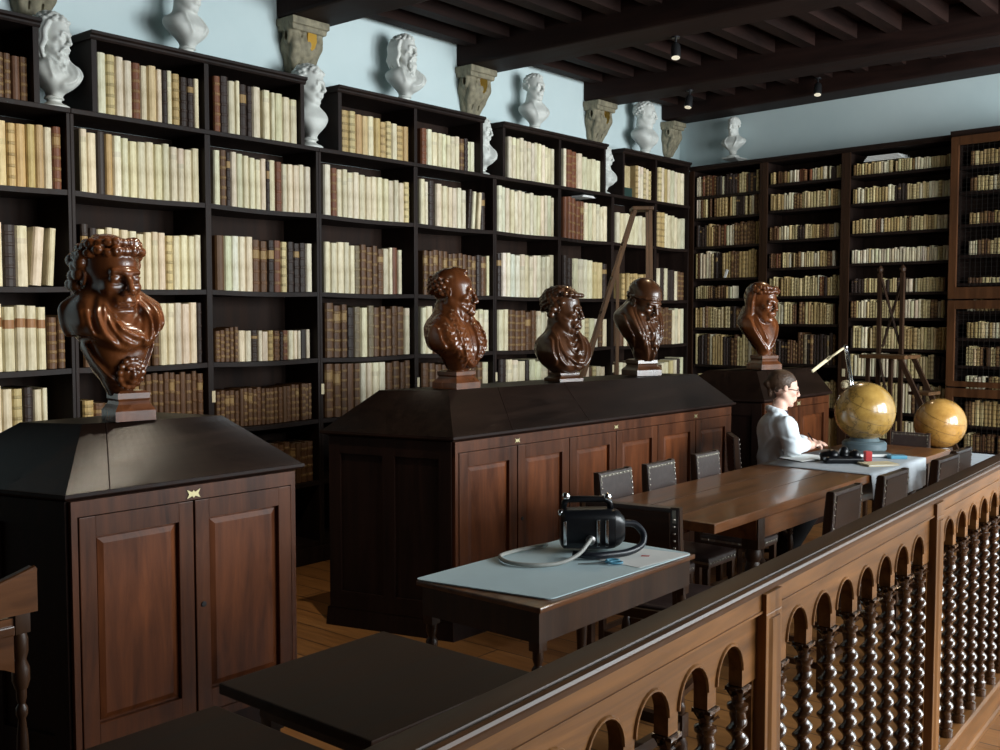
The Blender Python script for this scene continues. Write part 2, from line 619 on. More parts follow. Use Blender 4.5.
def layer(s, poly, thick, soft=.006, side=1, x0=-.03, fn=None):
    """a sheet of cloth laid on the surface inside a front-view outline"""
    poly = [(y * s.ky, s.z0 + (z - s.z0) * s.kz) for y, z in poly]
    X, Y, Z = np.meshgrid(*s.ax, indexing='ij', sparse=True)
    d, ins, _ = _polydist(curve2(poly + [poly[0]])[:-1], np.squeeze(Y, 0), np.squeeze(Z, 0), True)
    sd = np.where(ins, -d, d)
    g = thick / (1 + np.exp(np.clip(sd / soft, -30, 30)))
    m = 1 / (1 + np.exp(-side * (X - x0) / .008))
    near = np.exp(-(s.D / .06) ** 4)
    o = g[None] * m * near
    if fn is not None:
        o = o + (fn(X, Y, Z) * (g / thick)[None]) * m * near
    s.D -= o.astype(np.float32)
    return s
# ================================================================== THE ROOM
XW, XR, YB = -5.76, 2.35, -2.6
FA = -math.atan(.109)                      # the far wall is not quite square to the left one
FO = Vector((-5.4, 9.5, 0))
FD = Vector((math.cos(FA), math.sin(FA), 0))
FN = Vector((-math.sin(FA), math.cos(FA), 0))   # away from the room
MF = Matrix.Translation(FO) @ Matrix.Rotation(FA, 4, 'Z')
def far(x, y, z):
    return MF @ Vector((x, y, z))
ZC = 3.93

b = MB().box(XW - .2, XR + .2, YB - .2, 10.4, -.1, 0)
struct(b.build('floor', M['floor'], rot=(0, 0, 0)), 'warm brown waxed floor boards of the library')
b = MB().box(XW - .2, XW, YB - .2, 10.4, 0, ZC + .2)
struct(b.build('wall_left', M['wall']), 'pale blue limewashed wall above the left bookcases')
b = MB().box(-.6, 8.6, .32, .5, 0, ZC + .2, 0, MF)
struct(b.build('wall_far', M['wall']), 'pale blue limewashed wall above the far bookcases')
b = MB().box(XW, XR, YB - .2, YB, 0, ZC + .2)
struct(b.build('wall_back', M['shelf_back']), 'wall behind the visitor')
# right wall with four tall window openings
WIN = [(1.1, 2.5), (3.1, 4.5), (5.1, 6.5), (7.0, 8.2)]
b = MB()
ys = [YB] + [y for w in WIN for y in w] + [10.2]
for k in range(0, len(ys), 2):
    b.box(XR, XR + .2, ys[k], ys[k + 1], 0, ZC + .2)
for y0, y1 in WIN:
    b.box(XR, XR + .2, y0, y1, 0, .95).box(XR, XR + .2, y0, y1, 3.5, ZC + .2)
struct(b.build('wall_right', M['wall']), 'window wall on the visitor side of the room')
M['glass'] = plain('old_window_glass', (.75, .85, .9), .1)
for k, (y0, y1) in enumerate(WIN):
    b = MB()
    b.box(XR + .06, XR + .12, y0, y0 + .06, .95, 3.5).box(XR + .06, XR + .12, y1 - .06, y1, .95, 3.5)
    b.box(XR + .06, XR + .12, y0, y1, .95, 1.02).box(XR + .06, XR + .12, y0, y1, 3.43, 3.5)
    b.box(XR + .07, XR + .11, (y0 + y1) / 2 - .03, (y0 + y1) / 2 + .03, .95, 3.5).box(XR + .07, XR + .11, y0, y1, 2.4, 2.46)
    b.box(XR + .085, XR + .095, y0, y1, .95, 3.5, 1)
    struct(b.build('window_%d' % (k + 1), [M['oak_brown'], M['glass']]), 'tall wooden window on the visitor side')
b = MB().box(XW - .2, XR + .2, YB - .2, 10.4, ZC, ZC + .1)
struct(b.build('ceiling', M['joist']), 'dark boarded ceiling between the oak beams')

# beams across the room, each on a stone corbel; joists run the other way
BY = [-.55, 1.12, 2.82, 4.72, 6.52, 8.28]
for y in BY:
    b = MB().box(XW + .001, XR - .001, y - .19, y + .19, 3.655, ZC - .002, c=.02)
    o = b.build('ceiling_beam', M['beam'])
    struct(o, 'thick dark oak beam spanning the ceiling')
b = MB().box(-.35, 8.2, -.06, .30, 3.675, ZC - .002, 0, MF, c=.02)
struct(b.build('ceiling_beam', M['beam']), 'dark oak beam running along the far wall')
edges = BY + [9.86]
for k in range(len(edges) - 1):
    y0, y1 = edges[k] + .19, edges[k + 1] - .19
    b = MB()
    x = XW + .16
    while x < XR - .1:
        e = y1 if k < len(edges) - 2 else (9.5 - .109 * (x + 5.4)) - .07
        if e - y0 > .1:
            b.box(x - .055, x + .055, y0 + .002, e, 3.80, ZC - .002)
        x += .34
    struct(b.build('ceiling_joists', M['joist']), 'close-set dark joists between two ceiling beams')

# stone corbels under the beams
def corbel_mesh():
    s = Sculpt((-.05, -.25, -.42), (.40, .25, .03), .0085)
    s.box((.16, 0, -.025), (.18, .20, .025), .006, .004)
    s.box((.15, 0, -.065), (.155, .185, .02), .012, .01)
    s.ell((.06, 0, -.17), (.22, .17, .13), .03)
    s.ell((.03, 0, -.29), (.12, .13, .11), .04)
    for y in (-.12, 0, .12):
        s.chain([(.22, y, -.09), (.235, y * .95, -.16), (.16, y * .8, -.25), (.10, y * .6, -.34)], [.045, .05, .045, .03], .015)
    for y in (-.165, .165):
        s.ell((.17, y, -.12), (.07, .03, .06), .012)
        s.ell((.17, y * 1.02, -.12), (.03, .04, .03), .01, 'sub')
    for y in (-.065, .065):
        s.cap((.24, y, -.10), (.12, y * .7, -.33), .012, .01, .01, 'sub')
    s.ell((.09, 0, -.36), (.05, .09, .03), .02)
    s.box((-.1, 0, -.2), (.1, .5, .5), .0, .002, 'sub')
    return s.mesh('corbel')
cm = corbel_mesh()
sh = MB()
sh.prism([(-.045, .05), (.045, .05), (.05, .0), (.03, -.045), (0, -.065), (-.03, -.045), (-.05, 0)], 0, .02, 'x')
CORB = ['stone corbel with gold shield under the beam nearest the left edge', 'stone corbel with gold shield above the plaster bust beside the second bay',
        'stone corbel with gold shield between the bearded plaster bust and the short-haired one', 'stone corbel with gold shield, right of the short-haired plaster bust',
        'plain stone corbel tucked in the corner of the room']
for k, y in enumerate([2.83, 4.685, 6.47, 8.24, 9.58]):
    t = thing('corbel', CORB[k], 'corbel', (XW + .004, y, 3.652), 0, 'stone corbels under the beams')
    t.scale = (.53, .80, 1.0) if k < 4 else (.5, .6, .9)
    o = link('bracket', cm if k == 0 else cm, M['stone'], t) if k == 0 else bpy.data.objects.new('bracket', cm)
    if k:
        COL.objects.link(o)
        o.parent = t
    if k < 4:
        e = sh.build('shield', M['gold'], t, (.268, .03, -.135), (0, .12, 0))
        e['label'] = 'small gilded shield'

# ================================================================== BOOKCASES ON THE LEFT WALL
CY = [1.98, 2.864, 3.723, 4.581, 5.495, 6.387, 7.249, 8.063, 8.807, 9.45]       # dividers
LV = [2.765, 2.33, 1.812, 1.372, .965, .55, .14]                                  # shelf tops, from the top down
XF, XBK = -5.40, -5.755
UNITS = [(0, 1, 1.98, 2.702), (1, 3, 2.995, 4.465), (3, 5, 4.756, 6.243), (5, 7, 6.486, 7.943), (7, 9, 8.222, 9.44)]
ULAB = ['dark oak bookcase at the left end of the wall, cut by the picture edge', 'dark oak bookcase of two bays behind the curly-haired wooden bust',
        'dark oak bookcase of two bays behind the bald wooden bust', 'dark oak bookcase of two bays behind the wooden bust in a toga',
        'dark oak bookcase in the corner behind the A-frame ladder']
for u, (a, e, ty0, ty1) in enumerate(UNITS):
    ya, yb = CY[a], CY[e]
    t = thing('bookcase', ULAB[u], 'bookcase', (XF, (ya + yb) / 2, 0), 0, 'bookcases along the left wall')
    ox, oy = -XF, -(ya + yb) / 2
    G = Matrix.Translation((ox, oy, 0))
    e2 = .001
    # sides and middle division
    for k in range(a, e + 1):
        y = CY[k]
        y0, y1 = (y - .02, y + .02) if a < k < e else ((y + e2, y + .021) if k == a else (y - .021, y - e2))
        o = MB().box(XBK, XF, y0, y1, 0, 2.738, 0, G, c=.003).build('divider' if a < k < e else 'side_panel', M['shelf'], t)
        if k in (2, 3, 4, 5, 6, 7, 8) and (k < e):
            lb = MB().box(XF + .001, XF + .004, y + .002, y + .026, 1.13, 1.20, 0, G).build('shelf_label', M['cream'], t)
            lb['label'] = 'small cream paper shelf label'
    MB().box(XBK, XBK + .012, ya + .022, yb - .022, .14, 2.735, 0, G).build('back_panel', M['shelf_back'], t)
    for k in range(a, e):
        for z in LV[1:]:
            b = MB()
            yl, yr = CY[k] + .021, CY[k + 1] - .021
            n = 6
            sag = .008 if z > .2 else 0
            P = [(yl + (yr - yl) * i / n, z - sag * math.sin(PI * i / n)) for i in range(n + 1)]
            b.prism(P + [(y, zz - .028) for y, zz in reversed(P)], XBK + .013, XF - .004, 'x', 0, G)
            b.build('shelf', M['shelf'], t)
    # the narrower top box stands on a long board
    MB().box(XBK, XF + .012, ya + e2, yb - e2, 2.738, 2.765, 0, G, c=.004).build('shelf', M['shelf'], t)
    mid = CY[a + 1] if e - a == 2 else None
    b = MB()
    b.box(XBK, XF, ty0, ty0 + .03, 2.766, 3.155, 0, G)
    b.build('side_panel', M['shelf'], t)
    MB().box(XBK, XF, ty1 - .03, ty1, 2.766, 3.155, 0, G).build('side_panel', M['shelf'], t)
    if mid:
        MB().box(XBK, XF, mid - .015, mid + .015, 2.766, 3.155, 0, G).build('divider', M['shelf'], t)
    MB().box(XBK, XBK + .012, ty0 + .031, ty1 - .031, 2.766, 3.155, 0, G).build('back_panel', M['shelf_back'], t)
    b = MB()
    pr = [(XBK, 3.156), (XF + .004, 3.156), (XF + .012, 3.166), (XF + .012, 3.176), (XF + .028, 3.184), (XF + .028, 3.200), (XBK, 3.200)]
    b.prism(pr, ty0 - .012, ty1 + .008, 'y', 0, G)
    b.build('cornice', M['shelf'], t)
    MB().box(XBK, XF + .012, ya + e2, yb - e2, 0, .11, 0, G, c=.004).build('plinth', M['shelf'], t)

# ================================================================== BOOKCASES ON THE FAR WALL
FX = [-.025, .83, 1.68, 2.665, 3.45, 4.23]
FROW = {0: [(2.859, .198), (2.641, .198), (2.352, .215), (2.03, .264), (1.826, .124), (1.533, .202), (1.158, .297), (.80, .25), (.42, .28)],
        1: [(2.908, .115), (2.658, .154), (2.374, .129), (2.11, .14), (1.84, .18), (1.575, .197), (1.20, .22), (.80, .25), (.42, .28)],
        2: [(2.91, .105), (2.659, .141), (2.391, .124), (2.124, .125), (1.861, .122), (1.634, .157), (1.363, .192), (1.109, .202), (.802, .246), (.56, .17), (.24, .2)],
        3: [(2.896, .123), (2.683, .123), (2.414, .10), (2.16, .124), (1.925, .045), (1.693, .09), (1.469, .133), (1.237, .158), (1.04, .108), (.737, .204), (.519, .142), (.20, .2)]}
FROW[4] = FROW[3]
FLAB = ['dark oak bookcase in the far corner behind the hooded wooden bust', 'dark oak bookcase behind the writing woman and desk lamp', 'dark oak bookcase behind the dark library steps',
        'brown oak bookcase with wire-mesh doors at the right end', 'brown oak bookcase with wire-mesh doors beyond the right end']
for c in range(4):
    x0, x1 = FX[c], FX[c + 1]
    lat = c >= 3
    fy = -.07 if lat else 0
    t = thing('bookcase', FLAB[c], 'bookcase', tuple(far((x0 + x1) / 2, 0, 0)), FA, 'bookcases along the far wall')
    G = Matrix.Translation((-(x0 + x1) / 2, 0, 0))
    mt = M['oak_brown'] if lat else M['shelf']
    top = 3.165 if lat else 3.15
    w = .03
    for x in (x0, x1):
        a0, a1 = (x + .001, x + w) if x == x0 else (x - w, x - .001)
        MB().box(a0, a1, fy, .318, 0, top - .03, 0, G, c=.003).build('side_panel', M['shelf'], t)
    if c == 0:
        MB().box(-.10, -.0255, .0, .30, 0, top - .03, 0, G).build('corner_post', M['shelf'], t)
    if not lat:
        for x in ((x0,) if c else (x0, )):
            MB().box(x0 + .001, x0 + .055, -.012, -.001, .1, top - .03, 0, G).build('pilaster', M['oak_mid'], t)
            MB().box(x1 - .030, x1 - .001, -.012, -.001, .1, top - .03, 0, G).build('pilaster', M['oak_mid'], t)
    MB().box(x0 + w + .001, x1 - w - .001, .305, .318, .1, top - .03, 0, G).build('back_panel', M['shelf_back'], t)
    for z, h in FROW[c]:
        MB().box(x0 + w + .001, x1 - w - .001, .0 + .004, .304, z - .024, z, 0, G).build('shelf', M['shelf'], t)
    b = MB()
    b.prism([(.318, top - .029), (fy - .004, top - .029), (fy - .012, top - .02), (fy - .03, top - .008), (fy - .03, top + .012), (.318, top + .012)], x0 + .0005, x1 - .0005, 'x', 0, G)
    b.build('cornice', M['shelf'], t)
    MB().box(x0 + .001, x1 - .001, fy - .012, .3, 0, .099, 0, G).build('plinth', mt, t)
    if lat:
        for z0, z1 in ((1.93 - .14, top - .03), (1.06, 1.785), (.1, 1.055)):
            d = MB()
            y0, y1 = fy - .022, fy - .001
            d.box(x0 + .004, x0 + .07, y0, y1, z0 + .004, z1 - .004, 0, G, c=.004).box(x1 - .07, x1 - .004, y0, y1, z0 + .004, z1 - .004, 0, G, c=.004)
            rl = .10 if z0 > 1.5 else .05
            d.box(x0 + .07, x1 - .07, y0, y1, z0 + .004, z0 + rl, 0, G).box(x0 + .07, x1 - .07, y0, y1, z1 - .075, z1 - .004, 0, G)
            do = d.build('door', M['oak_brown'], t)
            g = MB()
            n = 15
            for k in range(n):
                x = x0 + .07 + (x1 - x0 - .14) * (k + .5) / n
                g.box(x - .0012, x + .0012, fy - .010, fy - .0076, z0 + rl, z1 - .075, 0, G)
            nz = int((z1 - z0) / .042)
            for k in range(nz):
                z = z0 + rl + (z1 - z0 - .075 - rl) * (k + .5) / nz
                g.box(x0 + .07, x1 - .07, fy - .0075, fy - .0051, z - .0012, z + .0012, 0, G)
            g.build('wire_mesh', M['wire'], do)
    if c == 2:
        lb = MB().box(x1 - .028, x1 - .004, -.016, -.0125, 1.05, 1.12, 0, G).build('shelf_label', M['cream'], t)
        lb['label'] = 'small cream paper shelf label'
    if c in (1, 2):
        lb = MB().box(x0 + .012, x0 + .040, -.016, -.0125, 1.10, 1.17, 0, G).build('shelf_label', M['cream'], t)
        lb['label'] = 'small cream paper shelf label'

# ================================================================== BOOKS
TINT = {'V': (.72, .65, .485), 'W': (.76, .725, .59), 'T': (.50, .36, .165), 'Y': (.60, .49, .265), 'B': (.115, .056, .026), 'D': (.032, .019, .015),
        'R': (.17, .060, .028), 'X': (.70, .64, .47), 'G': (.18, .14, .085)}
GILT = (.30, .19, .075)
PAGES = (.50, .44, .30)
class BookSet:
    def __init__(s):
        s.V, s.F, s.C = [], [], []
    def book(s, w, h, d, code, r, Mx=None):
        base = TINT[code]
        k = r.uniform(.84, 1.1)
        base = (base[0] * k, base[1] * k * r.uniform(.985, 1.0), base[2] * k * r.uniform(.90, 1.0))
        bl = min(.22 * w, .012)
        ring = [(-d, -w / 2), (-bl * 1.5, -w / 2), (-bl * .45, -w * .38), (0, -w * .14), (0, w * .14), (-bl * .45, w * .38), (-bl * 1.5, w / 2), (-d, w / 2)]
        lev = [(0, 0, base)]
        if h > .075 and code in 'BRDGYT' and r.random() < (.9 if code in 'BRDG' else .55):
            nb = r.choice([4, 5, 5])
            gilt = code in 'BR' and r.random() < .75
            band = tuple(.5 * c + .5 * g for c, g in zip(base, GILT)) if gilt else tuple(c * (.72 if code in 'YT' else 1.25) for c in base)
            lab = r.random() < .3
            for i in range(nb):
                z = h * (i + .8) / (nb + .55)
                lev += [(z - .009, 0, base if not (lab and i == nb - 1) else (GILT if code in 'BRDG' else base)), (z - .005, .0028, band), (z + .005, .0028, band), (z + .009, 0, band)]
            lev.append((h, 0, base))
        elif code == 'X':
            q = (.30, .15, .065)
            lev += [(h * .66, 0, base), (h * .80, 0, q), (h, 0, base)]
        else:
            lt = r.random()
            if lt < .25:
                z = h * r.uniform(.62, .8)
                q = tuple(c * .86 for c in base)
                lev += [(z, 0, base), (z + h * .09, 0, q)]
            lev.append((h, 0, tuple(c * r.uniform(.93, 1.03) for c in base)))
        n = 8
        V, F, C = [], [], []
        for z, o, c in lev:
            for i, (x, y) in enumerate(ring):
                V.append((x + (o if 1 < i < 6 else 0), y, z))
        for j in range(len(lev) - 1):
            c = lev[j + 1][2]
            for i in range(n):
                F.append((j * n + i, j * n + (i + 1) % n, (j + 1) * n + (i + 1) % n, (j + 1) * n + i))
                C.append(c if 0 < i < 6 else base)
        top = (len(lev) - 1) * n
        ins = min(.004, w * .12)
        b0 = len(V)
        for zz in (h, h - .006):
            for x, y in ring:
                V.append((min(x - (ins * 1.2 if x > -d * .5 else 0), -ins) if x > -d * .5 else x, y * (1 - 2 * ins / w), zz))
        for i in range(n):
            j = (i + 1) % n
            F.append((top + i, top + j, b0 + j, b0 + i))
            C.append(base)
            F.append((b0 + i, b0 + j, b0 + n + j, b0 + n + i))
            C.append(base)
        F.append(tuple(b0 + n + i for i in range(n)))
        C.append(PAGES)
        F.append(tuple(range(n - 1, -1, -1)))
        C.append(base)
        if Mx is not None:
            V = [tuple(Mx @ Vector(p)) for p in V]
        o = len(s.V)
        s.V += V
        s.F += [tuple(o + i for i in f) for f in F]
        s.C += C
        return s
    def build(s, name, loc=(0, 0, 0), rot=(0, 0, 0)):
        me = bpy.data.meshes.new(name)
        me.from_pydata(s.V, [], s.F)
        a = me.attributes.new('tint', 'FLOAT_COLOR', 'FACE')
        a.data.foreach_set('color', [q for c in s.C for q in (*c, 1)])
        me.update()
        return link(name, me, M['book'], None, loc, rot)

# rows of the left wall: bay, row, start and end along the bay (0-1), height at either end, one letter per book
ROWS = [
 (0, 0, .47, .80, .25, .23, 'BBBBBB'), (0, 1, .43, .975, .335, .325, 'VVYTTTTVR'), (0, 2, .43, .915, .33, .30, 'VVDV/V/v'), (0, 3, .43, .84, .34, .34, 'XXXXXX'), (0, 3, .85, .965, .28, .28, 'BB'),
 (0, 4, .43, .84, .33, .31, 'VVVYDVv'),
 (1, 0, .165, .965, .345, .285, 'VYVVRVYvdvTDDv'), (1, 1, .035, .975, .335, .31, 'VVDTWVVVVVVVVVV'), (1, 2, .03, .975, .335, .315, 'DDVVVVVVVVVYVVVV'), (1, 3, .03, .54, .34, .33, 'BVVYBVB'),
 (1, 3, .555, .97, .365, .35, 'BVVVVVd'), (1, 4, .03, .30, .22, .20, 'TBB'), (1, 4, .40, .975, .37, .35, 'BBBBBBBBBBBB'),
 (2, 0, .03, .83, .345, .29, 'RDVvDdV.VvVVV'), (2, 1, .025, .95, .33, .30, 'VBdVVVVVVdVRVVVVV'), (2, 2, .03, .96, .345, .31, 'BWWVVBBDRYDDDV'), (2, 3, .03, .235, .19, .22, 'BBBBB'),
 (2, 3, .24, .95, .195, .185, 'VVDvVTBdRVvvDv'), (2, 4, .03, .955, .23, .235, 'BBBBBBBBBBBBBBBBBBBBBB'), (2, 5, .3, .95, .28, .27, 'BBBBBBBBBBB'),
 (3, 0, .21, .955, .285, .245, 'TYTYVTTYVTT'), (3, 1, .03, .965, .33, .285, 'VRVVVVVVVVVVVVY'), (3, 2, .03, .86, .345, .32, 'VVVVVGBBBBVvRv'), (3, 3, .03, .955, .36, .34, 'BBBDGVGBBBBBV'),
 (3, 4, .03, .955, .38, .36, 'BBBBBVVVVBBBB'),
 (4, 0, .05, .79, .265, .235, 'RVVVVVVVBDVV'), (4, 1, .03, .945, .325, .29, 'VvD.VVVVVV/d/v/vD'), (4, 2, .07, .965, .335, .305, 'BBBBBBBBBBBDBv'), (4, 3, .04, .965, .35, .33, 'VVBBDBBBGVVV'),
 (4, 4, .04, .96, .34, .31, 'BBBBBDVVBBV'),
 (5, 0, .19, .955, .345, .30, 'VVVVVVVVVVVVV'), (5, 1, .02, .955, .36, .335, 'WWVVVVVVVVVVVVV'), (5, 2, .02, .97, .345, .35, 'DWWWWVVVVWVVV'), (5, 3, .03, .97, .335, .31, 'VVBBBBBVVVB'),
 (5, 4, .05, .97, .33, .31, 'DVVVdVVVB'),
 (6, 0, .05, .78, .325, .27, 'vRRVVVVV'), (6, 1, .05, .965, .36, .31, 'RRRRRVVVVVV'), (6, 2, .04, .96, .36, .32, 'DDVVVVYYD'), (6, 3, .03, .96, .28, .25, 'BBVVVYVVBV'), (6, 4, .03, .96, .25, .22, 'VVYVBVVBYVV'),
 (7, 0, .52, .955, .31, .28, 'TVVYVY'), (7, 1, .06, .80, .285, .265, 'VVVVVVV'), (7, 2, .25, .93, .24, .24, 'TTTTTTTTTT'), (7, 3, .05, .95, .29, .27, 'BBVBVBBVV'), (7, 4, .05, .95, .25, .25, 'BVVBBVBVB'),
 (8, 0, .04, .93, .33, .31, 'YVTVVVVV'), (8, 1, .03, .94, .34, .30, 'TTVVVVVV'), (8, 2, .03, .95, .32, .28, 'VDVDDVBB'), (8, 3, .03, .95, .37, .34, 'BBBBBVVVV'), (8, 4, .03, .95, .19, .27, 'VBVVYVDV'),
]
NUM = ['first', 'second', 'third', 'fourth', 'fifth', 'sixth', 'seventh', 'eighth', 'ninth', 'tenth', 'eleventh', 'twelfth', 'thirteenth', 'fourteenth', 'fifteenth', 'sixteenth', 'seventeenth',
       'eighteenth', 'nineteenth', 'twentieth', 'twenty-first', 'twenty-second', 'twenty-third']
ROWN = ['top shelf', 'second shelf', 'third shelf', 'fourth shelf', 'fifth shelf', 'sixth shelf']
BAYN = ['leftmost bay', 'second bay from left', 'third bay from left', 'fourth bay from left', 'fifth bay from left', 'sixth bay from left', 'seventh bay from left', 'eighth bay', 'ninth bay']
LOOK = {'V': 'cream vellum book', 'W': 'white vellum book', 'T': 'tan vellum book', 'Y': 'yellowed vellum book', 'B': 'brown leather book', 'D': 'near-black leather book', 'R': 'reddish leather book',
        'X': 'cream book with brown band', 'G': 'olive-brown leather book'}
books = []
count = {}
for (c, rw, f0, f1, h0, h1, seq) in ROWS:
    y0, y1 = CY[c] + .023, CY[c + 1] - .023
    sh = .028 * (y0 + y1) / 2 / 5.4 / (y1 - y0)
    f0, f1 = min(f0 + sh, .9), min(f1 + sh, .985 if '/' not in seq else .935)
    a, e = y0 + (y1 - y0) * f0, y0 + (y1 - y0) * f1
    if rw == 0:
        u0 = [u for u in UNITS if u[0] <= c < u[1]][0]
        a, e = max(a, u0[2] + .034), min(e, u0[3] - .034)
    items = []
    lean = False
    for ch in seq:
        if ch == '/':
            lean = True
            continue
        ww = .45 if ch == '.' else (.62 if ch.islower() else 1.0) * rng.uniform(.86, 1.16)
        if lean:
            ww += .35
        items.append((ch, ww, lean))
        lean = False
    tot = sum(i[1] for i in items)
    y = a
    # shelf boards sag a little and so does the row that stands on them
    for i, (ch, ww, ln) in enumerate(items):
        W = (e - a) * ww / tot
        yc = y + W / 2
        y += W
        if ch == '.':
            continue
        q = (yc - a) / (e - a)
        h = (h0 + (h1 - h0) * q) * rng.uniform(.965, 1.03)
        z = LV[rw]
        h = min(h, (LV[rw - 1] - z - .044) if rw else .37)
        if rw > 0:
            z -= .008 * math.sin(PI * (yc - y0) / (y1 - y0))
        z += .003
        d = min(.25, max(.12, h * .72))
        w = W - .0022
        xr = XF - .022 - rng.uniform(0, .010) - (.02 if h < .24 else 0)
        rx = 0
        if ln:
            w = (e - a) / tot * (.62 if ch.islower() else .95)
            rx = rng.uniform(-.085, -.06)
            z += .5 * w * abs(math.sin(rx)) + .003
        key = (c, rw)
        count[key] = count.get(key, 0) + 1
        dep = .642 * -xr + .767 * yc
        books.append(dict(area=w * h / dep ** 2 * (1.0 if rw < 5 else .2), c=c, rw=rw, n=count[key], code=ch.upper(), w=w, h=h, d=d, loc=(xr, yc, z), rx=rx, thin=ch.islower()))
books.sort(key=lambda q: -q['area'])
for k, q in enumerate(books):
    q['own'] = k < 300
stuff = BookSet()
for q in sorted(books, key=lambda q: (q['c'], q['rw'], q['n'])):
    r = random.Random(q['c'] * 1000 + q['rw'] * 100 + q['n'])
    if q['own']:
        o = BookSet().book(q['w'], q['h'], q['d'], q['code'], r).build('book', q['loc'], (q['rx'], 0, 0))
        if q['c'] == 0:
            n = count[(0, q['rw'])] - q['n'] + 1
            lab = '%s, %s from the right, %s of the leftmost bay' % (LOOK[q['code']], NUM[n - 1], ROWN[q['rw']])
        else:
            lab = '%s, %s on the %s, %s' % (LOOK[q['code']], NUM[q['n'] - 1], ROWN[q['rw']], BAYN[q['c']])
        tag(o, ('thin ' if q['thin'] else '') + lab, 'book', 'books on the left wall, %s, %s' % (ROWN[q['rw']], BAYN[q['c']]))
    else:
        stuff.book(q['w'], q['h'], q['d'], q['code'], r, Matrix.Translation(q['loc']) @ Matrix.Rotation(q['rx'], 4, 'X'))
# the far wall
R90 = Matrix.Rotation(-PI / 2, 4, 'Z')
fr = random.Random(21)
MIX = ['VVYYTTDBBDRBBYTY', 'VVYYYTTTTDBBRVYY', 'YVYVYYTYVVTYYBDT', 'VYVYTTBBYY']
for c in range(4):
    for rw, (z, h) in enumerate(FROW[c]):
        x0, x1 = FX[c] + .034, FX[c + 1] - .034
        x = x0 + .02
        end = x1 - fr.choice([.0, .02, .06, .0])
        pool = list(MIX[c])
        run = None
        left = 0
        if c == 0 and rw == 4:
            end = x0 + .48
        if c == 0 and rw in (0,):
            pool = list('BDRBDRVYBD')
        dark = c == 1 and rw == 6
        gap = (FROW[c][rw - 1][0] if rw else 3.13) - .03 - z
        if c == 2 and rw == 3:
            pool = list('VVVVYVVY')
        if c == 3:
            x += .06
            end -= .06
        while x < end - .02:
            if left <= 0:
                run = fr.choice(pool)
                left = fr.choice([1, 1, 2, 3, 4])
            left -= 1
            w = fr.uniform(.017, .036) * (1.2 if h > .2 else 1)
            hh = h * fr.uniform(.9, 1.05)
            code = run
            if dark and x > x0 + .33:
                code = fr.choice('DDBG')
                hh = .29 * fr.uniform(.93, 1.02)
            if x + w > end:
                break
            hh = min(hh, gap)
            stuff.book(w - .0015, hh, min(.2, max(.09, hh * .75)), code, fr, MF @ Matrix.Translation((x + w / 2, .03 + fr.uniform(0, .01), z + .001)) @ R90)
            x += w
            if fr.random() < .02:
                x += .03
o = stuff.build('book_rows')
o['kind'] = 'stuff'
o['label'] = 'rows of small vellum and leather books filling the farther shelves'

b = MB().box(-.2, 0, -.085, .085, 0, .085, c=.004)
tag(b.build('archive_box', M['green'], loc=(XF - .03, 8.345, 2.767)), 'dark green box on the top shelf of the corner bookcase', 'box')
BookSet().book(.15, .20, .16, 'Y', random.Random(3))
o = BookSet().book(.15, .20, .16, 'Y', random.Random(3)).build('book', (XF - .032, 8.345, 2.853))
tag(o, 'thick yellowed book standing on the dark green box', 'book')
b = MB()
for k in range(3):
    b.box(-.15 + .01 * k, 0, -.10 + .01 * k, .10 - .012 * k, .006 * k, .006 * k + .005)
tag(b.build('paper_sheaf', M['paper'], loc=(XF - .03, 7.72, LV[1] + .378)), 'pale papers lying on red books, sixth bay from the left of the wall', 'paper')
G1 = MF @ Matrix.Translation((.40, .012, 2.031)) @ Matrix.Rotation(.35, 4, 'Y')
b = MB().box(-.012, .012, -.004, .004, 0, .085)
o = b.build('card_slip', M['paper'])
o.matrix_world = G1
tag(o, 'small white card leaning on dark books in the far corner bookcase', 'card')
# ================================================================== LOW CABINETS WITH HIPPED LIDS
def lerp(a, b, t):
    return tuple(a[i] + (b[i] - a[i]) * t for i in range(len(a)))

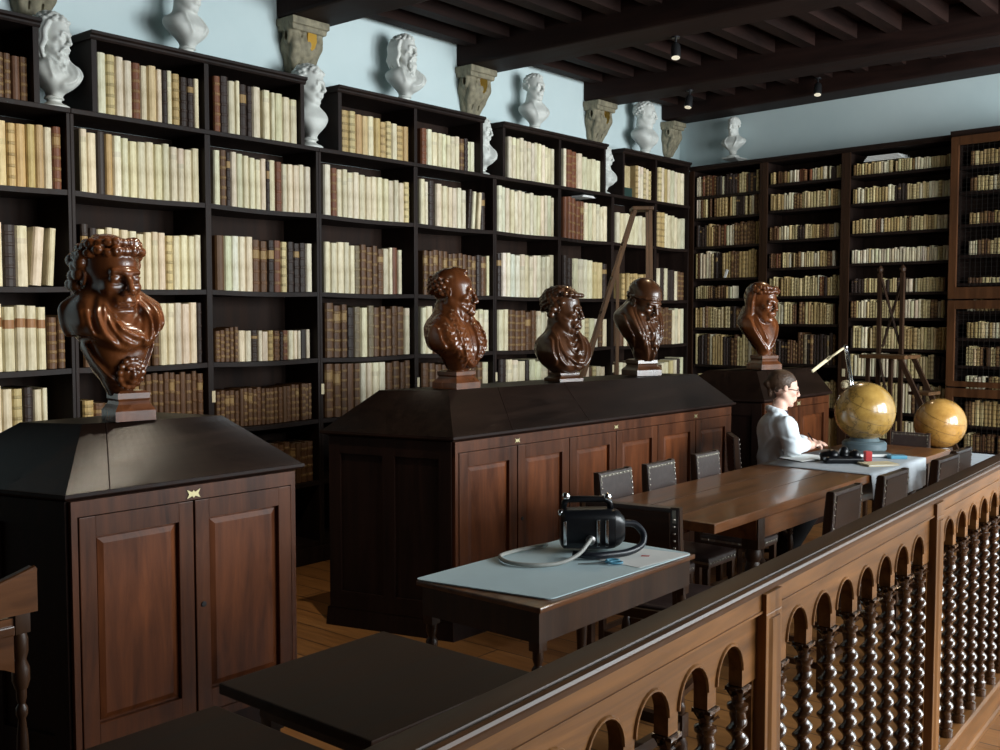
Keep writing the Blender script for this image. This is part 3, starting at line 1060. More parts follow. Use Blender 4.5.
def cabinet(label, FL, FR, BR, BL, T, ndoors, end_panels=2):
    # plan corners at the cornice (x, y); T: four top corners FL FR BR BL (x, y, z)
    cx, cy = (FL[0] + BR[0]) / 2, (FL[1] + BR[1]) / 2
    t = thing('cabinet', label, 'cabinet', (cx, cy, 0), 0, 'panelled cabinets with sloping lids')
    O = Matrix.Translation((-cx, -cy, 0))
    def inset(d):
        c = Vector((cx, cy))
        out = []
        q = [Vector(p) for p in (FL, FR, BR, BL)]
        for i in range(4):
            a, b_, n = q[i - 1], q[i], q[(i + 1) % 4]
            e1, e2 = (b_ - a).normalized(), (n - b_).normalized()
            bis = (e2 - e1)
            s = max(.3, abs(e1.x * e2.y - e1.y * e2.x))
            out.append(b_ + bis * (d / s))
        return [(p.x, p.y) for p in out]
    def slab(mb, d0, z0, d1, z1):
        a, b_ = inset(d0), inset(d1)
        mb.hexa([tuple(O @ Vector((*p, z0))) for p in a] + [tuple(O @ Vector((*p, z1))) for p in b_])
    m_ = MB()
    slab(m_, .03, .10, .03, 1.022)
    m_.build('carcass', M['cab_dark'], t)
    m_ = MB()
    slab(m_, .012, 0, .018, .098)
    m_.build('plinth', M['cab_dark'], t)
    m_ = MB()
    slab(m_, .020, 1.0225, .010, 1.030)
    slab(m_, .0, 1.030, -.004, 1.036)
    slab(m_, -.004, 1.036, -.002, 1.048)
    m_.build('cornice', M['cab_dark'], t)
    m_ = MB()
    base = [(*p, 1.0485) for p in inset(.003)]
    P = base + [tuple(p) for p in T]
    def patch(c, nu, nv):
        c = [Vector(x) for x in c]
        vs = [O @ ((c[0] * (1 - u) + c[1] * u) * (1 - v) + (c[3] * (1 - u) + c[2] * u) * v) for v in [k / nv for k in range(nv + 1)] for u in [k / nu for k in range(nu + 1)]]
        m_.add(vs, [(a + b_ * (nu + 1), a + 1 + b_ * (nu + 1), a + 1 + (b_ + 1) * (nu + 1), a + (b_ + 1) * (nu + 1)) for a in range(nu) for b_ in range(nv)])
    for k in range(4):
        e = (k + 1) % 4
        patch((P[k], P[e], P[e + 4], P[k + 4]), 24, 10)
    patch((P[4], P[5], P[6], P[7]), 14, 3)
    lid = m_.build('lid', M['roof'], t, smooth=True)
    # seam boards across the lid
    lid = m_.build('lid', M['roof'], t)
    def seam(i0, i1, j0, j1, f):
        a = Vector(lerp(P[i0], P[i1], f))
        b_ = Vector(lerp(P[j0], P[j1], f))
        n = (Vector(P[i1]) - Vector(P[i0])).cross(b_ - a).normalized()
        s = MB()
        s.tube([O @ a, O @ b_], .0025, 5)
        s.build('lid_seam', M['cab_dark'], lid)
    seam(0, 1, 4, 5, .16)
    if ndoors > 2:
        seam(0, 1, 4, 5, .40)
    # doors along the front
    q = inset(.03)
    A, B_ = Vector((*q[0], 0)), Vector((*q[1], 0))
    L = (B_ - A).length
    ang = math.atan2((B_ - A).y, (B_ - A).x)
    G = O @ Matrix.Translation(A) @ Matrix.Rotation(ang, 4, 'Z')        # x along the front, -y outward
    fw = .022
    m_ = MB()
    m_.box(.0, fw, -.022, -.0005, .10, 1.02, 0, G).box(L - fw, L, -.022, -.0005, .10, 1.02, 0, G).box(fw, L - fw, -.022, -.0005, .10, .135, 0, G).box(fw, L - fw, -.022, -.0005, .965, 1.02, 0, G)
    m_.build('face_frame', M['cab'], t)
    dw = (L - 2 * fw) / ndoors
    for k in range(ndoors):
        x0, x1 = fw + dw * k + .004, fw + dw * (k + 1) - .004
        z0, z1 = .14, .962
        st = .14 * dw if ndoors > 2 else .135 * dw
        m_ = MB()
        m_.box(x0, x0 + st, -.026, -.001, z0, z1, 0, G, c=.003).box(x1 - st, x1, -.026, -.001, z0, z1, 0, G, c=.003)
        m_.box(x0 + st, x1 - st, -.026, -.001, z0, z0 + .08, 0, G).box(x0 + st, x1 - st, -.026, -.001, z1 - .072, z1, 0, G)
        d = m_.build('door', M['cab'], t)
        px0, px1, pz0, pz1 = x0 + st, x1 - st, z0 + .08, z1 - .072
        v = .03
        rings = []
        for ins, y in ((.0005, -.006), (.008, -.004), (.010, -.010), (v, -.018), (v + .004, -.018)):
            rings.append([(px0 + ins, y, pz0 + ins), (px1 - ins, y, pz0 + ins), (px1 - ins, y, pz1 - ins), (px0 + ins, y, pz1 - ins)])
        MB().loft(rings, 0, True, G).build('panel', M['cab_panel'], d)
        if k % 2:
            m_ = MB()
            m_.lathe([(.0005, 0), (.011, .0), (.011, .003), (.0005, .004)], (0, 0, 0), 12, 0, G @ Matrix.Translation((x0 + st * .5, -.0265, .56)) @ Matrix.Rotation(PI / 2, 4, 'X'))
            m_.build('keyhole_plate', M['fixture'], d)
            m_ = MB()
            xc = fw + dw * k
            m_.prism([(xc + a_ * (.75 if ndoors > 2 else 1.1), .988 + (b_ - .972) * (.8 if ndoors > 2 else 1.1)) for a_, b_ in [(-.026, .957), (-.006, .965), (0, .958), (.006, .965), (.026, .957), (.018, .972), (.026, .988), (.006, .978), (0, .984), (-.006, .978), (-.026, .988), (-.018, .972)]], -.0255, -.0225, 'y', 0, G)
            e = m_.build('clasp', M['brass'], t)
            e['label'] = 'butterfly-shaped brass clasp'
    # plain framed panels on the end nearest the visitor
    A2, B2 = Vector((*q[3], 0)), Vector((*q[0], 0))
    L2 = (B2 - A2).length
    G2 = O @ Matrix.Translation(A2) @ Matrix.Rotation(math.atan2((B2 - A2).y, (B2 - A2).x), 4, 'Z')
    m_ = MB()
    for f in (0, .5, 1):
        x = (L2 - .07) * f
        m_.box(x, x + .07, -.014, -.0005, .10, 1.02, 0, G2)
    m_.box(.07, L2 - .07, -.013, -.0005, .10, .19, 0, G2).box(.07, L2 - .07, -.013, -.0005, .93, 1.02, 0, G2)
    m_.build('end_frame', M['cab_dark'], t)
    return t

cabinet('two-door panelled cabinet with sloping lid nearest the visitor, under the curly-haired bust', (-3.39, 1.75), (-3.38, 2.77), (-4.12, 2.60), (-4.14, 1.54),
        [(-3.633, 1.946, 1.26), (-3.50, 2.46, 1.262), (-3.86, 2.36, 1.262), (-3.87, 1.83, 1.26)], 2)
cabinet('long six-door panelled cabinet with three wooden busts on its sloping lid', (-3.52, 3.84), (-3.43, 6.67), (-4.19, 6.48), (-4.285, 3.63),
        [(-3.70, 4.0, 1.266), (-3.54, 6.31, 1.258), (-3.89, 6.21, 1.258), (-4.0, 3.79, 1.266)], 6)
cabinet('panelled cabinet behind the writing woman, under the hooded wooden bust', (-3.36, 6.98), (-3.333, 8.14), (-4.06, 7.98), (-4.09, 6.80),
        [(-3.51, 7.16, 1.245), (-3.43, 7.98, 1.245), (-3.80, 7.88, 1.245), (-3.86, 7.06, 1.245)], 2)

# ================================================================== TABLES
def turned(zs, r, x, y, mb, n=14):
    z0, z1 = zs
    h = z1 - z0
    prof = [(r * .62, 0), (r * .85, .03), (r * .85, .06), (r * .5, .09), (r * .62, .12), (r * .5, .15), (r * .78, .3), (r * .95, .5), (r * .8, .68), (r * .52, .8), (r * .85, .83), (r * .85, .87), (r * .5, .9), (r * .75, .94), (r * .75, 1.0)]
    mb.lathe([(a, z0 + q * h) for a, q in prof], (x, y, 0), n)

# long refectory table: world frame origin at its middle
TX, TY = -2.465, 5.585
t = thing('refectory_table', 'long dark oak refectory table with thick legs in the middle of the room', 'table', (TX, TY, 0))
b = MB().box(-.335, .335, -1.615, 1.615, .725, .77, c=.006)
top = b.build('tabletop', M['table'], t)
b = MB()
for x in (-.115, .115):
    b.tube([(x, -1.612, .7702), (x, 1.612, .7702)], .0012, 4)
b.build('board_joint', M['table_dark'], top)
b = MB()
for x in (-.24, .27):
    b.box(x - .014, x + .014, -1.12, 1.12, .61, .724)
for y in (-1.106, 1.106):
    b.box(-.226, .256, y - .014, y + .014, .61, .724)
b.build('apron', M['table'], t)
for y in (-1.078, 0, 1.078):
    for x in (-.25, .25):
        b = MB()
        b.box(x - .042, x + .042, y - .036, y + .036, .56, .723, c=.004)
        b.lathe([(.032, 0), (.042, .02), (.042, .06), (.03, .085), (.03, .12)], (x, y, 0), 16)
        b.box(x - .042, x + .042, y - .036, y + .036, .12, .21, c=.004)
        b.lathe([(.035, .21), (.045, .23), (.032, .25), (.036, .29), (.040, .36), (.041, .41), (.039, .46), (.03, .50), (.039, .52), (.039, .54), (.034, .56)], (x, y, 0), 18)
        b.build('leg', M['leg'], t, angle=.6)
b = MB()
for x in (-.25, .25):
    b.box(x - .02, x + .02, -1.03, -.045, .14, .19).box(x - .02, x + .02, .045, 1.03, .14, .19)
for y in (-1.078, 1.078):
    b.box(-.2, .2, y - .03, y + .03, .14, .19)
b.build('stretcher', M['table_dark'], t)

def small_table(label, x0, x1, y0, y1, z, mtop, ap=.10, th=.028, inset=.04, group=None, stretch=True, r=.03):
    cx, cy = (x0 + x1) / 2, (y0 + y1) / 2
    t = thing('table', label, 'table', (cx, cy, 0), 0, group)
    hx, hy = (x1 - x0) / 2, (y1 - y0) / 2
    MB().box(-hx, hx, -hy, hy, z - th, z, c=.004).build('tabletop', mtop, t)
    ax, ay = hx - inset, hy - inset
    b = MB()
    b.box(-ax, ax, -ay, -ay + .02, z - th - ap, z - th - .001).box(-ax, ax, ay - .02, ay, z - th - ap, z - th - .001)
    b.box(-ax, -ax + .02, -ay + .02, ay - .02, z - th - ap, z - th - .001).box(ax - .02, ax, -ay + .02, ay - .02, z - th - ap, z - th - .001)
    b.build('apron', M['leg'], t)
    for sx in (-1, 1):
        for sy in (-1, 1):
            b = MB()
            x, y = sx * (ax - .022), sy * (ay - .022)
            b.box(x - .021, x + .021, y - .021, y + .021, z - th - ap - .03, z - th - .002, c=.003)
            turned((.16, z - th - ap - .03), r, x, y, b)
            b.box(x - .024, x + .024, y - .024, y + .024, .07, .16, c=.003)
            b.lathe([(.018, 0), (.03, .015), (.03, .045), (.02, .07)], (x, y, 0), 12)
            b.build('leg', M['leg'], t, angle=.6)
    if stretch:
        b = MB()
        for s in (-1, 1):
            b.box(s * (ax - .022) - .016, s * (ax - .022) + .016, -ay + .048, ay - .048, .095, .135)
            b.box(-ax + .048, ax - .048, s * (ay - .022) - .016, s * (ay - .022) + .016, .095, .135)
        b.build('stretcher', M['leg'], t)
    return t
small_table('small oak writing table under the blue-grey covering and vacuum cleaner', -2.455, -1.925, 2.49, 3.44, .765, M['table'], ap=.10, th=.018, inset=.015, r=.024)
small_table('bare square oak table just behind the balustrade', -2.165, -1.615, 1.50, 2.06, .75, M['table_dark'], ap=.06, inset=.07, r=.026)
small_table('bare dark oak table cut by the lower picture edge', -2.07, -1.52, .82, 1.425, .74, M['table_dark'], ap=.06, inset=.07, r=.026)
small_table('low oak table with pale grey top beyond the last chair, by the handrail', -2.0, -1.42, 6.50, 7.15, .765, M['cloth'], ap=.08)

# coverings and papers
def rounded_quad(P, rad, n=5):
    out = []
    for i in range(4):
        a, b_, c = Vector(P[i - 1]), Vector(P[i]), Vector(P[(i + 1) % 4])
        p, q = b_ + (a - b_).normalized() * rad, b_ + (c - b_).normalized() * rad
        for k in range(n + 1):
            u = k / n
            out.append(((p * (1 - u) ** 2 + b_ * 2 * u * (1 - u) + q * u * u).x, (p * (1 - u) ** 2 + b_ * 2 * u * (1 - u) + q * u * u).y))
    return out
b = MB().prism(rounded_quad([(-.270, -.480), (.235, -.385), (.262, .46), (-.262, .46)], .03), 0, .004, 'z')
tag(b.build('desk_covering', M['pad'], loc=(-2.19, 2.965, .7665)), 'blue-grey covering lying over the small writing table', 'desk pad')
b = MB()
n = 18
X0, X1, Y0, Y1 = -2.775, -2.125, 5.74, 6.66
pr = [(X0, .7725), (X0 + .2, .7725), (X1 - .03, .7725), (X1 + .004, .7722), (X1 + .0075, .766), (X1 + .0085, .74), (X1 + .012, .69), (X1 + .014, .63)]
V, F = [], []
for i in range(n + 1):
    y = Y0 + (Y1 - Y0) * i / n
    for k, (x, z) in enumerate(pr):
        w = max(0, (.74 - z) * .1) * math.sin(i * 1.3)
        V.append((x + max(0, w), y + (0 if k < 5 else .3 * (z - .77) * (i / n - .5)), z - (.03 * math.sin(i / n * 2.2) if k == len(pr) - 1 else 0)))
for i in range(n):
    for k in range(len(pr) - 1):
        a = i * len(pr) + k
        F.append((a, a + 1, a + 1 + len(pr), a + len(pr)))
o = MB().add(V, F).build('table_cloth', M['cloth'], smooth=True)
sm = o.modifiers.new('thickness', 'SOLIDIFY')
sm.thickness = .002
sm.offset = 1
tag(o, 'pale grey cloth across the long table, hanging over its near side', 'cloth')
V = [(-2.155, 3.105, 0), (-1.955, 3.10, 0), (-1.925, 3.40, .0), (-2.15, 3.36, 0)]
b = MB().hexa(V + [(x, y, .0012) for x, y, z in V])
t = b.build('paper_sheet', M['paper'], loc=(0, 0, .7711))
tag(t, 'white paper sheet with a small red mark on the writing table corner', 'paper')
MB().hexa([(-2.045, 3.25, .0013), (-2.02, 3.265, .0013), (-2.027, 3.283, .0013), (-2.052, 3.268, .0013)] + [(-2.045, 3.25, .0017), (-2.02, 3.265, .0017), (-2.027, 3.283, .0017), (-2.052, 3.268, .0017)]).build('red_mark', M['red'], t)

# scissors
t = thing('scissors', 'small dark scissors with light blue handles on the desk covering', 'scissors', (-2.085, 3.075, .773), math.radians(52))
b = MB()
b.loft([[(-.10, -.001, .001), (-.10, .001, .001), (-.10, .001, .004), (-.10, -.001, .004)], [(0, -.008, .001), (0, .006, .001), (0, .006, .004), (0, -.008, .004)]])
b.build('blade', M['pewter'], t)
b = MB()
for s in (-1, 1):
    b.tube([(.035 + .024 * math.cos(a), s * (.018 + .014 * math.sin(a)), .005) for a in [2 * PI * k / 14 for k in range(14)]], .004, 7, 0, True)
    b.tube([(0, s * -.003, .004), (.018, s * .008, .005)], .004, 6)
b.build('handle', M['blue'], t, smooth=True)

# portable vacuum cleaner
t = thing('vacuum_cleaner', 'black portable vacuum cleaner with hoses on the blue-grey desk covering', 'vacuum cleaner', (-2.245, 3.215, .7715), math.radians(42))
b = MB()
def rr(y, w, h, z0, c):
    out = []
    for (sx, sz) in ((1, -1), (1, 1), (-1, 1), (-1, -1)):
        for k in range(4):
            a = {(1, -1): -PI / 2, (1, 1): 0, (-1, 1): PI / 2, (-1, -1): PI}[(sx, sz)] + k * PI / 6
            out.append((sx * (w / 2 - c) + c * math.cos(a), y, z0 + h / 2 + sz * (h / 2 - c) + c * math.sin(a)))
    return out
Rz = Matrix.Rotation(-PI / 2, 4, 'Z')
b.loft([rr(-.115, .10, .12, .025, .03), rr(-.105, .125, .145, .015, .03), rr(.06, .13, .15, .012, .03), rr(.085, .12, .145, .014, .035)], 0, True, Rz)
b.build('body', M['blackplastic'], t, angle=.7)
b = MB()
b.loft([rr(.086, .118, .143, .015, .036), rr(.105, .105, .13, .022, .04), rr(.125, .07, .09, .04, .03)], 0, True, Rz)
e = b.build('motor_cap', M['blackplastic'], t, angle=.7)
b = MB()
b.tube([(-.105, 0, .160), (-.10, 0, .185), (-.085, 0, .196), (.05, 0, .196), (.07, 0, .186), (.075, 0, .160)], .0125, 10)
b.build('handle', M['blackplastic'], t, smooth=True)
b = MB()
for x in (-.095, .062):
    b.lathe([(.001, 0), (.016, 0), (.018, .008), (.012, .02), (.001, .024)], (x, 0, .199 if x < 0 else .196), 12)
b.sphere((-.118, -.03, .15), .012, 10, 8)
b.build('knob', M['chrome'], t, angle=.7)
b = MB()
for x in (.02, .052):
    b.box(x - .006, x + .006, -.0705, -.0665, .03, .13, c=.002)
b.box(-.11, -.098, -.0705, -.0655, .035, .125, c=.002)
b.build('clip', M['chrome'], t)
b = MB()
b.lathe([(.016, 0), (.018, .004), (.018, .014), (.010, .02)], (0, 0, 0), 14, 0, Matrix.Translation((-.01, -.066, .055)) @ Matrix.Rotation(PI / 2, 4, 'X'))
b.build('hose_socket', M['pewter'], t, angle=.7)
inv = (Matrix.Translation((-2.245, 3.215, .7715)) @ Matrix.Rotation(math.radians(42), 4, 'Z')).inverted()
def smoothpath(P, n=8):
    P = [Vector(p) for p in P]
    out = []
    for i in range(len(P) - 1):
        p0, p1, p2, p3 = P[max(i - 1, 0)], P[i], P[i + 1], P[min(i + 2, len(P) - 1)]
        for k in range(n):
            u = k / n
            out.append(.5 * ((2 * p1) + (p2 - p0) * u + (2 * p0 - 5 * p1 + 4 * p2 - p3) * u * u + (3 * p1 - p0 - 3 * p2 + p3) * u ** 3))
    return out + [P[-1]]
pts = [(-2.155, 3.30, .875), (-2.125, 3.335, .868), (-2.095, 3.345, .835), (-2.08, 3.31, .80), (-2.085, 3.23, .787), (-2.11, 3.15, .787), (-2.15, 3.09, .787), (-2.22, 3.07, .787)]
b = MB()
pp = smoothpath([inv @ Vector(p) for p in pts], 10)
b.tube(pp, .013, 12)
for p, q in zip(pp[::2], pp[1::2]):
    pass
o = b.build('thick_hose', M['rubber'], t, smooth=True)
pts = [(-2.21, 3.166, .828), (-2.175, 3.10, .83), (-2.17, 3.03, .80), (-2.19, 2.95, .781), (-2.24, 2.87, .780), (-2.33, 2.84, .780), (-2.42, 2.89, .780), (-2.435, 2.98, .780), (-2.425, 3.08, .780), (-2.41, 3.16, .780)]
b = MB().tube(smoothpath([inv @ Vector(p) for p in pts], 10), .0075, 10)
e = b.build('thin_hose', M['greyhose'], t, smooth=True)
e['label'] = 'thin pale grey hose'

# ================================================================== CHAIRS WITH STUDDED LEATHER
def make_chair(w=.35, d=.36, top=.895, seat=.46):
    t = thing('leather_chair', 'x', 'chair')
    hw = w / 2
    # faces +x, back at x = 0
    for s in (-1, 1):
        y = s * (hw - .016)
        b = MB()
        b.box(-.016, .016, y - .016, y + .016, 0, seat - .05, c=.002)
        b.loft([[(-.016, y - .016, seat - .05), (.016, y - .016, seat - .05), (.016, y + .016, seat - .05), (-.016, y + .016, seat - .05)],
                [(-.052, y - .015, top), (-.024, y - .015, top), (-.024, y + .015, top), (-.052, y + .015, top)]])
        b.build('back_post', M['leg'], t)
        b = MB()
        x = d - .02
        b.box(x - .017, x + .017, y - .017, y + .017, .32, seat - .05, c=.002)
        turned((.13, .32), .022, x, y, b, 12)
        b.box(x - .017, x + .017, y - .017, y + .017, .05, .13, c=.002)
        b.lathe([(.012, 0), (.02, .01), (.02, .03), (.012, .05)], (x, y, 0), 10)
        b.build('leg', M['leg'], t, angle=.6)
    b = MB()
    b.box(.014, d - .04, -hw + .006, -hw + .026, .10, .125).box(.014, d - .04, hw - .026, hw - .006, .10, .125)
    b.box(d - .03, d - .01, -hw + .034, hw - .034, .24, .275).box(-.008, .008, -hw + .034, hw - .034, .12, .145)
    b.build('stretcher', M['leg'], t)
    b = MB()
    for s in (-1, 1):
        b.box(.017, d, s * (hw - .016) - .014, s * (hw - .016) + .014, seat - .05, seat - .012)
    b.box(d - .028, d, -hw + .03, hw - .03, seat - .05, seat - .012).box(.0, .026, -hw + .034, hw - .034, seat - .05, seat - .012)
    b.build('seat_frame', M['leg'], t)
    b = MB()
    rings = []
    for ins, z in ((-.003, seat - .040), (-.003, seat - .008), (.006, seat + .004), (.05, seat + .014)):
        rings.append([(.02 + ins, -hw + ins, z), (d - ins, -hw + ins, z), (d - ins, hw - ins, z), (.02 + ins, hw - ins, z)])
    b.loft(rings)
    b.build('seat', M['leather'], t, angle=.8)
    # leather back between the posts
    zb = seat + .17
    def bx(z):
        return -.036 * (z - seat + .05) / (top - seat + .05)
    b = MB()
    rings = []
    for k in range(7):
        z = zb + (top - .004 - zb) * k / 6
        bow = .004 * math.sin(PI * k / 6)
        x = bx(z)
        rings.append([(x - .018 - bow, -hw + .004, z), (x + .018 + bow, -hw + .004, z), (x + .018 + bow, hw - .004, z), (x - .018 - bow, hw - .004, z)])
    b.loft(rings)
    bk = b.build('backrest', M['leather'], t)
    b = MB()
    b.loft([[(bx(z) - .0245, -hw + .034, z), (bx(z) - .0195, -hw + .030, z), (bx(z) - .0195, hw - .030, z), (bx(z) - .0245, hw - .034, z)] for z in (zb + .02, (zb + top) / 2, top - .02)])
    b.build('back_panel', M['table_dark'], bk)
    b = MB()
    def nail(x, y, z, s):
        b.sphere((x + s * .0015, y, z), (.004, .005, .005), 8, 4)
    for s in (1,):
        for k in range(9):
            y = -hw + .018 + (w - .036) * k / 8
            for z in (top - .018, zb + .014):
                nail(bx(z) + s * .021, y, z, s)
    for s in (1, -1):
        for k in range(1, 8):
            z = zb + .014 + (top - .032 - zb) * k / 8
            for y in (-hw + .018, hw - .018):
                nail(bx(z) + s * .022, y, z, s)
    for s in (1, -1):
        for y in (-hw + .012, hw - .024):
            b.loft([[(bx(z) + s * .0185, y, z), (bx(z) + s * .0205, y, z), (bx(z) + s * .0205, y + .012, z), (bx(z) + s * .0185, y + .012, z)] for z in (zb + .008, (zb + top) / 2, top - .01)])
        for z in (zb + .008, top - .024) if s > 0 else ():
            b.box(bx(z) + s * .0195 - .001, bx(z) + s * .0195 + .001, -hw + .012, hw - .012, z, z + .012)
    b.build('nail_trim', M['nail'], bk)
    b = MB()
    for k in range(9):
        x = .03 + (d - .05) * k / 8
        for y in (-hw - .003, hw + .003):
            b.sphere((x, y, seat - .026), (.006, .004, .006), 8, 4)
        y = -hw + .02 + (w - .04) * k / 8
        b.sphere((d + .003, y, seat - .026), (.004, .006, .006), 8, 4)
    for y in (-hw - .0035, hw + .0015):
        b.box(.022, d + .003, y, y + .002, seat - .032, seat - .020)
    b.box(d + .0012, d + .003, -hw, hw, seat - .032, seat - .020)
    b.build('nail_trim', M['nail'], t)
    return t
CH = make_chair()
CG = 'studded leather chairs round the long table'
first = True
for lab, x, y, rz, sc in [
    ('studded leather chair nearest the vacuum cleaner on the cabinet side', -2.84, 4.305, 0, .84),
    ('studded leather chair, middle of three on the cabinet side of the long table', -2.82, 4.70, 0, .80),
    ('studded leather chair on the cabinet side, nearest the writing woman', -2.82, 5.195, 0, .76),
    ('dark studded chair at the near end of the long table, behind the vacuum cleaner', -2.315, 3.625, 101, 1.25),
    ('dark chair behind the handrail, first from the vacuum cleaner', -1.82, 4.525, 180, .95),
    ('dark chair behind the handrail, second from the vacuum cleaner', -1.82, 5.13, 180, 1.0),
    ('dark chair behind the handrail, beside the hanging cloth', -1.80, 5.87, 180, 1.06),
    ('dark chair behind the handrail, beside the pale grey table', -1.83, 6.265, 180, .86),
    ('red-brown studded chair at the far end of the long table, between the globes', -2.46, 7.37, -90, .76),
    ('chair on which the writing woman sits', -3.115, 6.095, 36, .92)]:
    o = CH if first else copy_tree(CH)
    first = False
    o.location = (x, y, 0)
    o.rotation_euler = (0, 0, math.radians(rz))
    o.scale = (sc if sc > .9 else .95, sc, 1)
    if 'far end' in lab:
        o.scale = (.9, .76, .945)
    o['label'] = lab
    o['group'] = CG

# curved-back wooden chair at the left edge
t = thing('wooden_chair', 'dark wooden chair with curved crest rail at the left edge of the picture', 'chair', (-2.42, .93, 0), 0)
for y in (-.20, .20):
    b = MB()
    b.box(-.018, .018, y - .018, y + .018, 0, .42, c=.002)
    turned((.42, .78), .016, 0, y, b)
    b.lathe([(.014, .78), (.02, .80), (.02, .83), (.013, .85), (.018, .87), (.018, .90), (.013, .92)], (0, y, 0), 12)
    b.box(-.018, .018, y - .018, y + .018, .915, 1.0, c=.002)
    b.build('back_post', M['leg'], t, angle=.6)
    b = MB()
    turned((0, .41), .026, -.40, y, b)
    b.build('leg', M['leg'], t, angle=.6)
b = MB()
n = 16
up = [(-.235 + .47 * k / n, 1.015 + .05 * abs(2 * k / n - 1) ** 1.6) for k in range(n + 1)]
b.prism(up + [(.235, .962), (-.235, .962)], -.02, .02, 'x')
b.tube([(.012, y, z - .002) for y, z in up], .008, 8)
b.build('crest_rail', M['table'], t)
b = MB()
low = [(-.18 + .36 * k / n, .825 + .022 * abs(math.sin(3 * PI * k / n))) for k in range(n + 1)]
b.prism([(-.18, .955), (-.18, .825)] + low[1:-1] + [(.18, .825), (.18, .955)], -.012, .012, 'x')
b.box(-.016, .020, -.18, .18, .915, .938, c=.003)
b.build('back_panel', M['table'], t)
b = MB().box(-.43, .02, -.22, .22, .425, .46, c=.008)
b.build('seat', M['leg'], t)
b = MB().box(-.39, -.01, -.205, -.185, .18, .21).box(-.39, -.01, .185, .205, .18, .21).box(-.21, -.19, -.185, .185, .18, .21)
b.build('stretcher', M['leg'], t)

# ================================================================== BALUSTRADE
RA = math.atan(.0475)
t = thing('balustrade', 'long oak balustrade with arches and twisted balusters in front', 'balustrade', (-.925, 0, 0), RA)
Y0, Y1 = -.62, 6.55
b = MB()
pr = [(-.085, 1.02), (-.088, 1.040), (-.084, 1.047), (-.076, 1.050), (-.022, 1.050), (-.019, 1.045), (-.016, 1.045), (-.013, 1.051), (-.006, 1.053), (.0015, 1.050), (.0035, 1.044), (.001, 1.038), (-.006, 1.035), (-.009, 1.022), (-.012, 1.02)]
pr = [(x, z + .011) for x, z in pr]
b.prism(pr, Y0, Y1, 'y')
b.build('handrail', M['railtop'], t, angle=.45)
b = MB()
b.box(-.072, -.014, Y0, Y1, .985, 1.0305)
b.box(-.076, -.010, Y0, Y1, .987, .992)
b.build('frieze', M['rail'], t)
b = MB()
b.prism([(-.078, 0), (-.078, .118), (-.070, .126), (-.012, .126), (-.004, .118), (-.004, .03), (.002, .02), (.002, 0)], Y0, Y1, 'y')
b.build('bottom_rail', M['rail'], t)
PS = [-.615, .80, 2.215, 3.63, 5.045, 6.46]
for s in PS:
    b = MB()
    b.box(-.078, -.002, s - .045, s + .045, .1265, .9845, c=.003)
    b.box(-.0135, -.0025, s - .045, s + .045, .9848, 1.0302)
    b.prism([(-.002, s - .03), (.0035, s - .02), (.0035, s + .02), (-.002, s + .03)], .14, .972, 'z')
    b.build('post', M['post'], t)
# one twisted baluster
def baluster_mesh():
    m_ = MB()
    z0, z1 = .127, .833
    n, K = 14, 150
    rings = []
    zt0, zt1 = z0 + .075, z1 - .065
    for k in range(K + 1):
        z = z0 + (z1 - z0) * k / K
        if z < zt0:
            q = (z - z0) / .075
            r = .026 if q < .35 else (.017 if q < .5 else (.024 if q < .8 else .018))
            e = 0
        elif z > zt1:
            q = (z - zt1) / (z1 - zt1)
            r = .018 if q < .2 else (.024 if q < .38 else (.014 if q < .5 else .015 + .010 * (q - .5) / .5))
            e = 0
        else:
            q = min(1, min(z - zt0, zt1 - z) / .03)
            r = .0188
            e = .0074 * q
        a = 2 * PI * z / .047
        rings.append([(e * math.cos(a) + r * math.cos(2 * PI * i / n), e * math.sin(a) + r * math.sin(2 * PI * i / n), z) for i in range(n)])
    m_.loft(rings)
    # small leaf tips flaring from the cap
    for i in range(4):
        a = i * PI / 2
        c, s_ = math.cos(a), math.sin(a)
        m_.loft([[(.012 * c - .010 * s_, .012 * s_ + .010 * c, .806), (.012 * c + .010 * s_, .012 * s_ - .010 * c, .806), (.018 * c, .018 * s_, .804)],
                 [(.025 * c - .008 * s_, .025 * s_ + .008 * c, .819), (.025 * c + .008 * s_, .025 * s_ - .008 * c, .819), (.030 * c, .030 * s_, .817)],
                 [(.032 * c - .003 * s_, .032 * s_ + .003 * c, .816), (.032 * c + .003 * s_, .032 * s_ - .003 * c, .816), (.034 * c, .034 * s_, .817)]])
    m_.box(-.022, .022, -.022, .022, .8245, .833)
    o = m_.build('baluster', M['twist'], t, smooth=False, angle=.9)
    return o
bal = baluster_mesh()
bal.location = (-.04, 0, 0)
placed = False
PITCH = .172
for k in range(len(PS) - 1):
    a, e = PS[k] + .0455, PS[k + 1] - .0455
    zs, zt, r = .834, .9845, .066
    poly = [(a, zt), (a, zs)]
    c0 = a + .066 + PITCH / 2
    rims = []
    for i in range(7):
        c = c0 + PITCH * i
        arc = [(c - r * math.cos(PI * j / 12), zs + .040 + r * 1.08 * math.sin(PI * j / 12)) for j in range(13)]
        poly += [(c - r, zs)] + arc + [(c + r, zs)]
        rims.append(arc)
    poly += [(e, zs), (e, zt)]
    b = MB()
    b.prism(poly, -.058, -.026, 'x')
    for arc in rims:
        b.tube([(-.025, c, z) for c, z in arc], .0045, 6)
    b.box(-.055, -.03, a + .001, a + .042, .127, zs)
    b.box(-.055, -.03, e - .012, e - .001, .127, zs - .001)
    ar = b.build('arcade_board', M['rail'], t)
    for i in range(8):
        y = c0 - PITCH / 2 + PITCH * i
        if not placed:
            o = bal
            placed = True
        else:
            o = bal.copy()
            COL.objects.link(o)
        o.parent = t
        o.location = (-.04, y - (.010 if i == 7 else 0), 0)

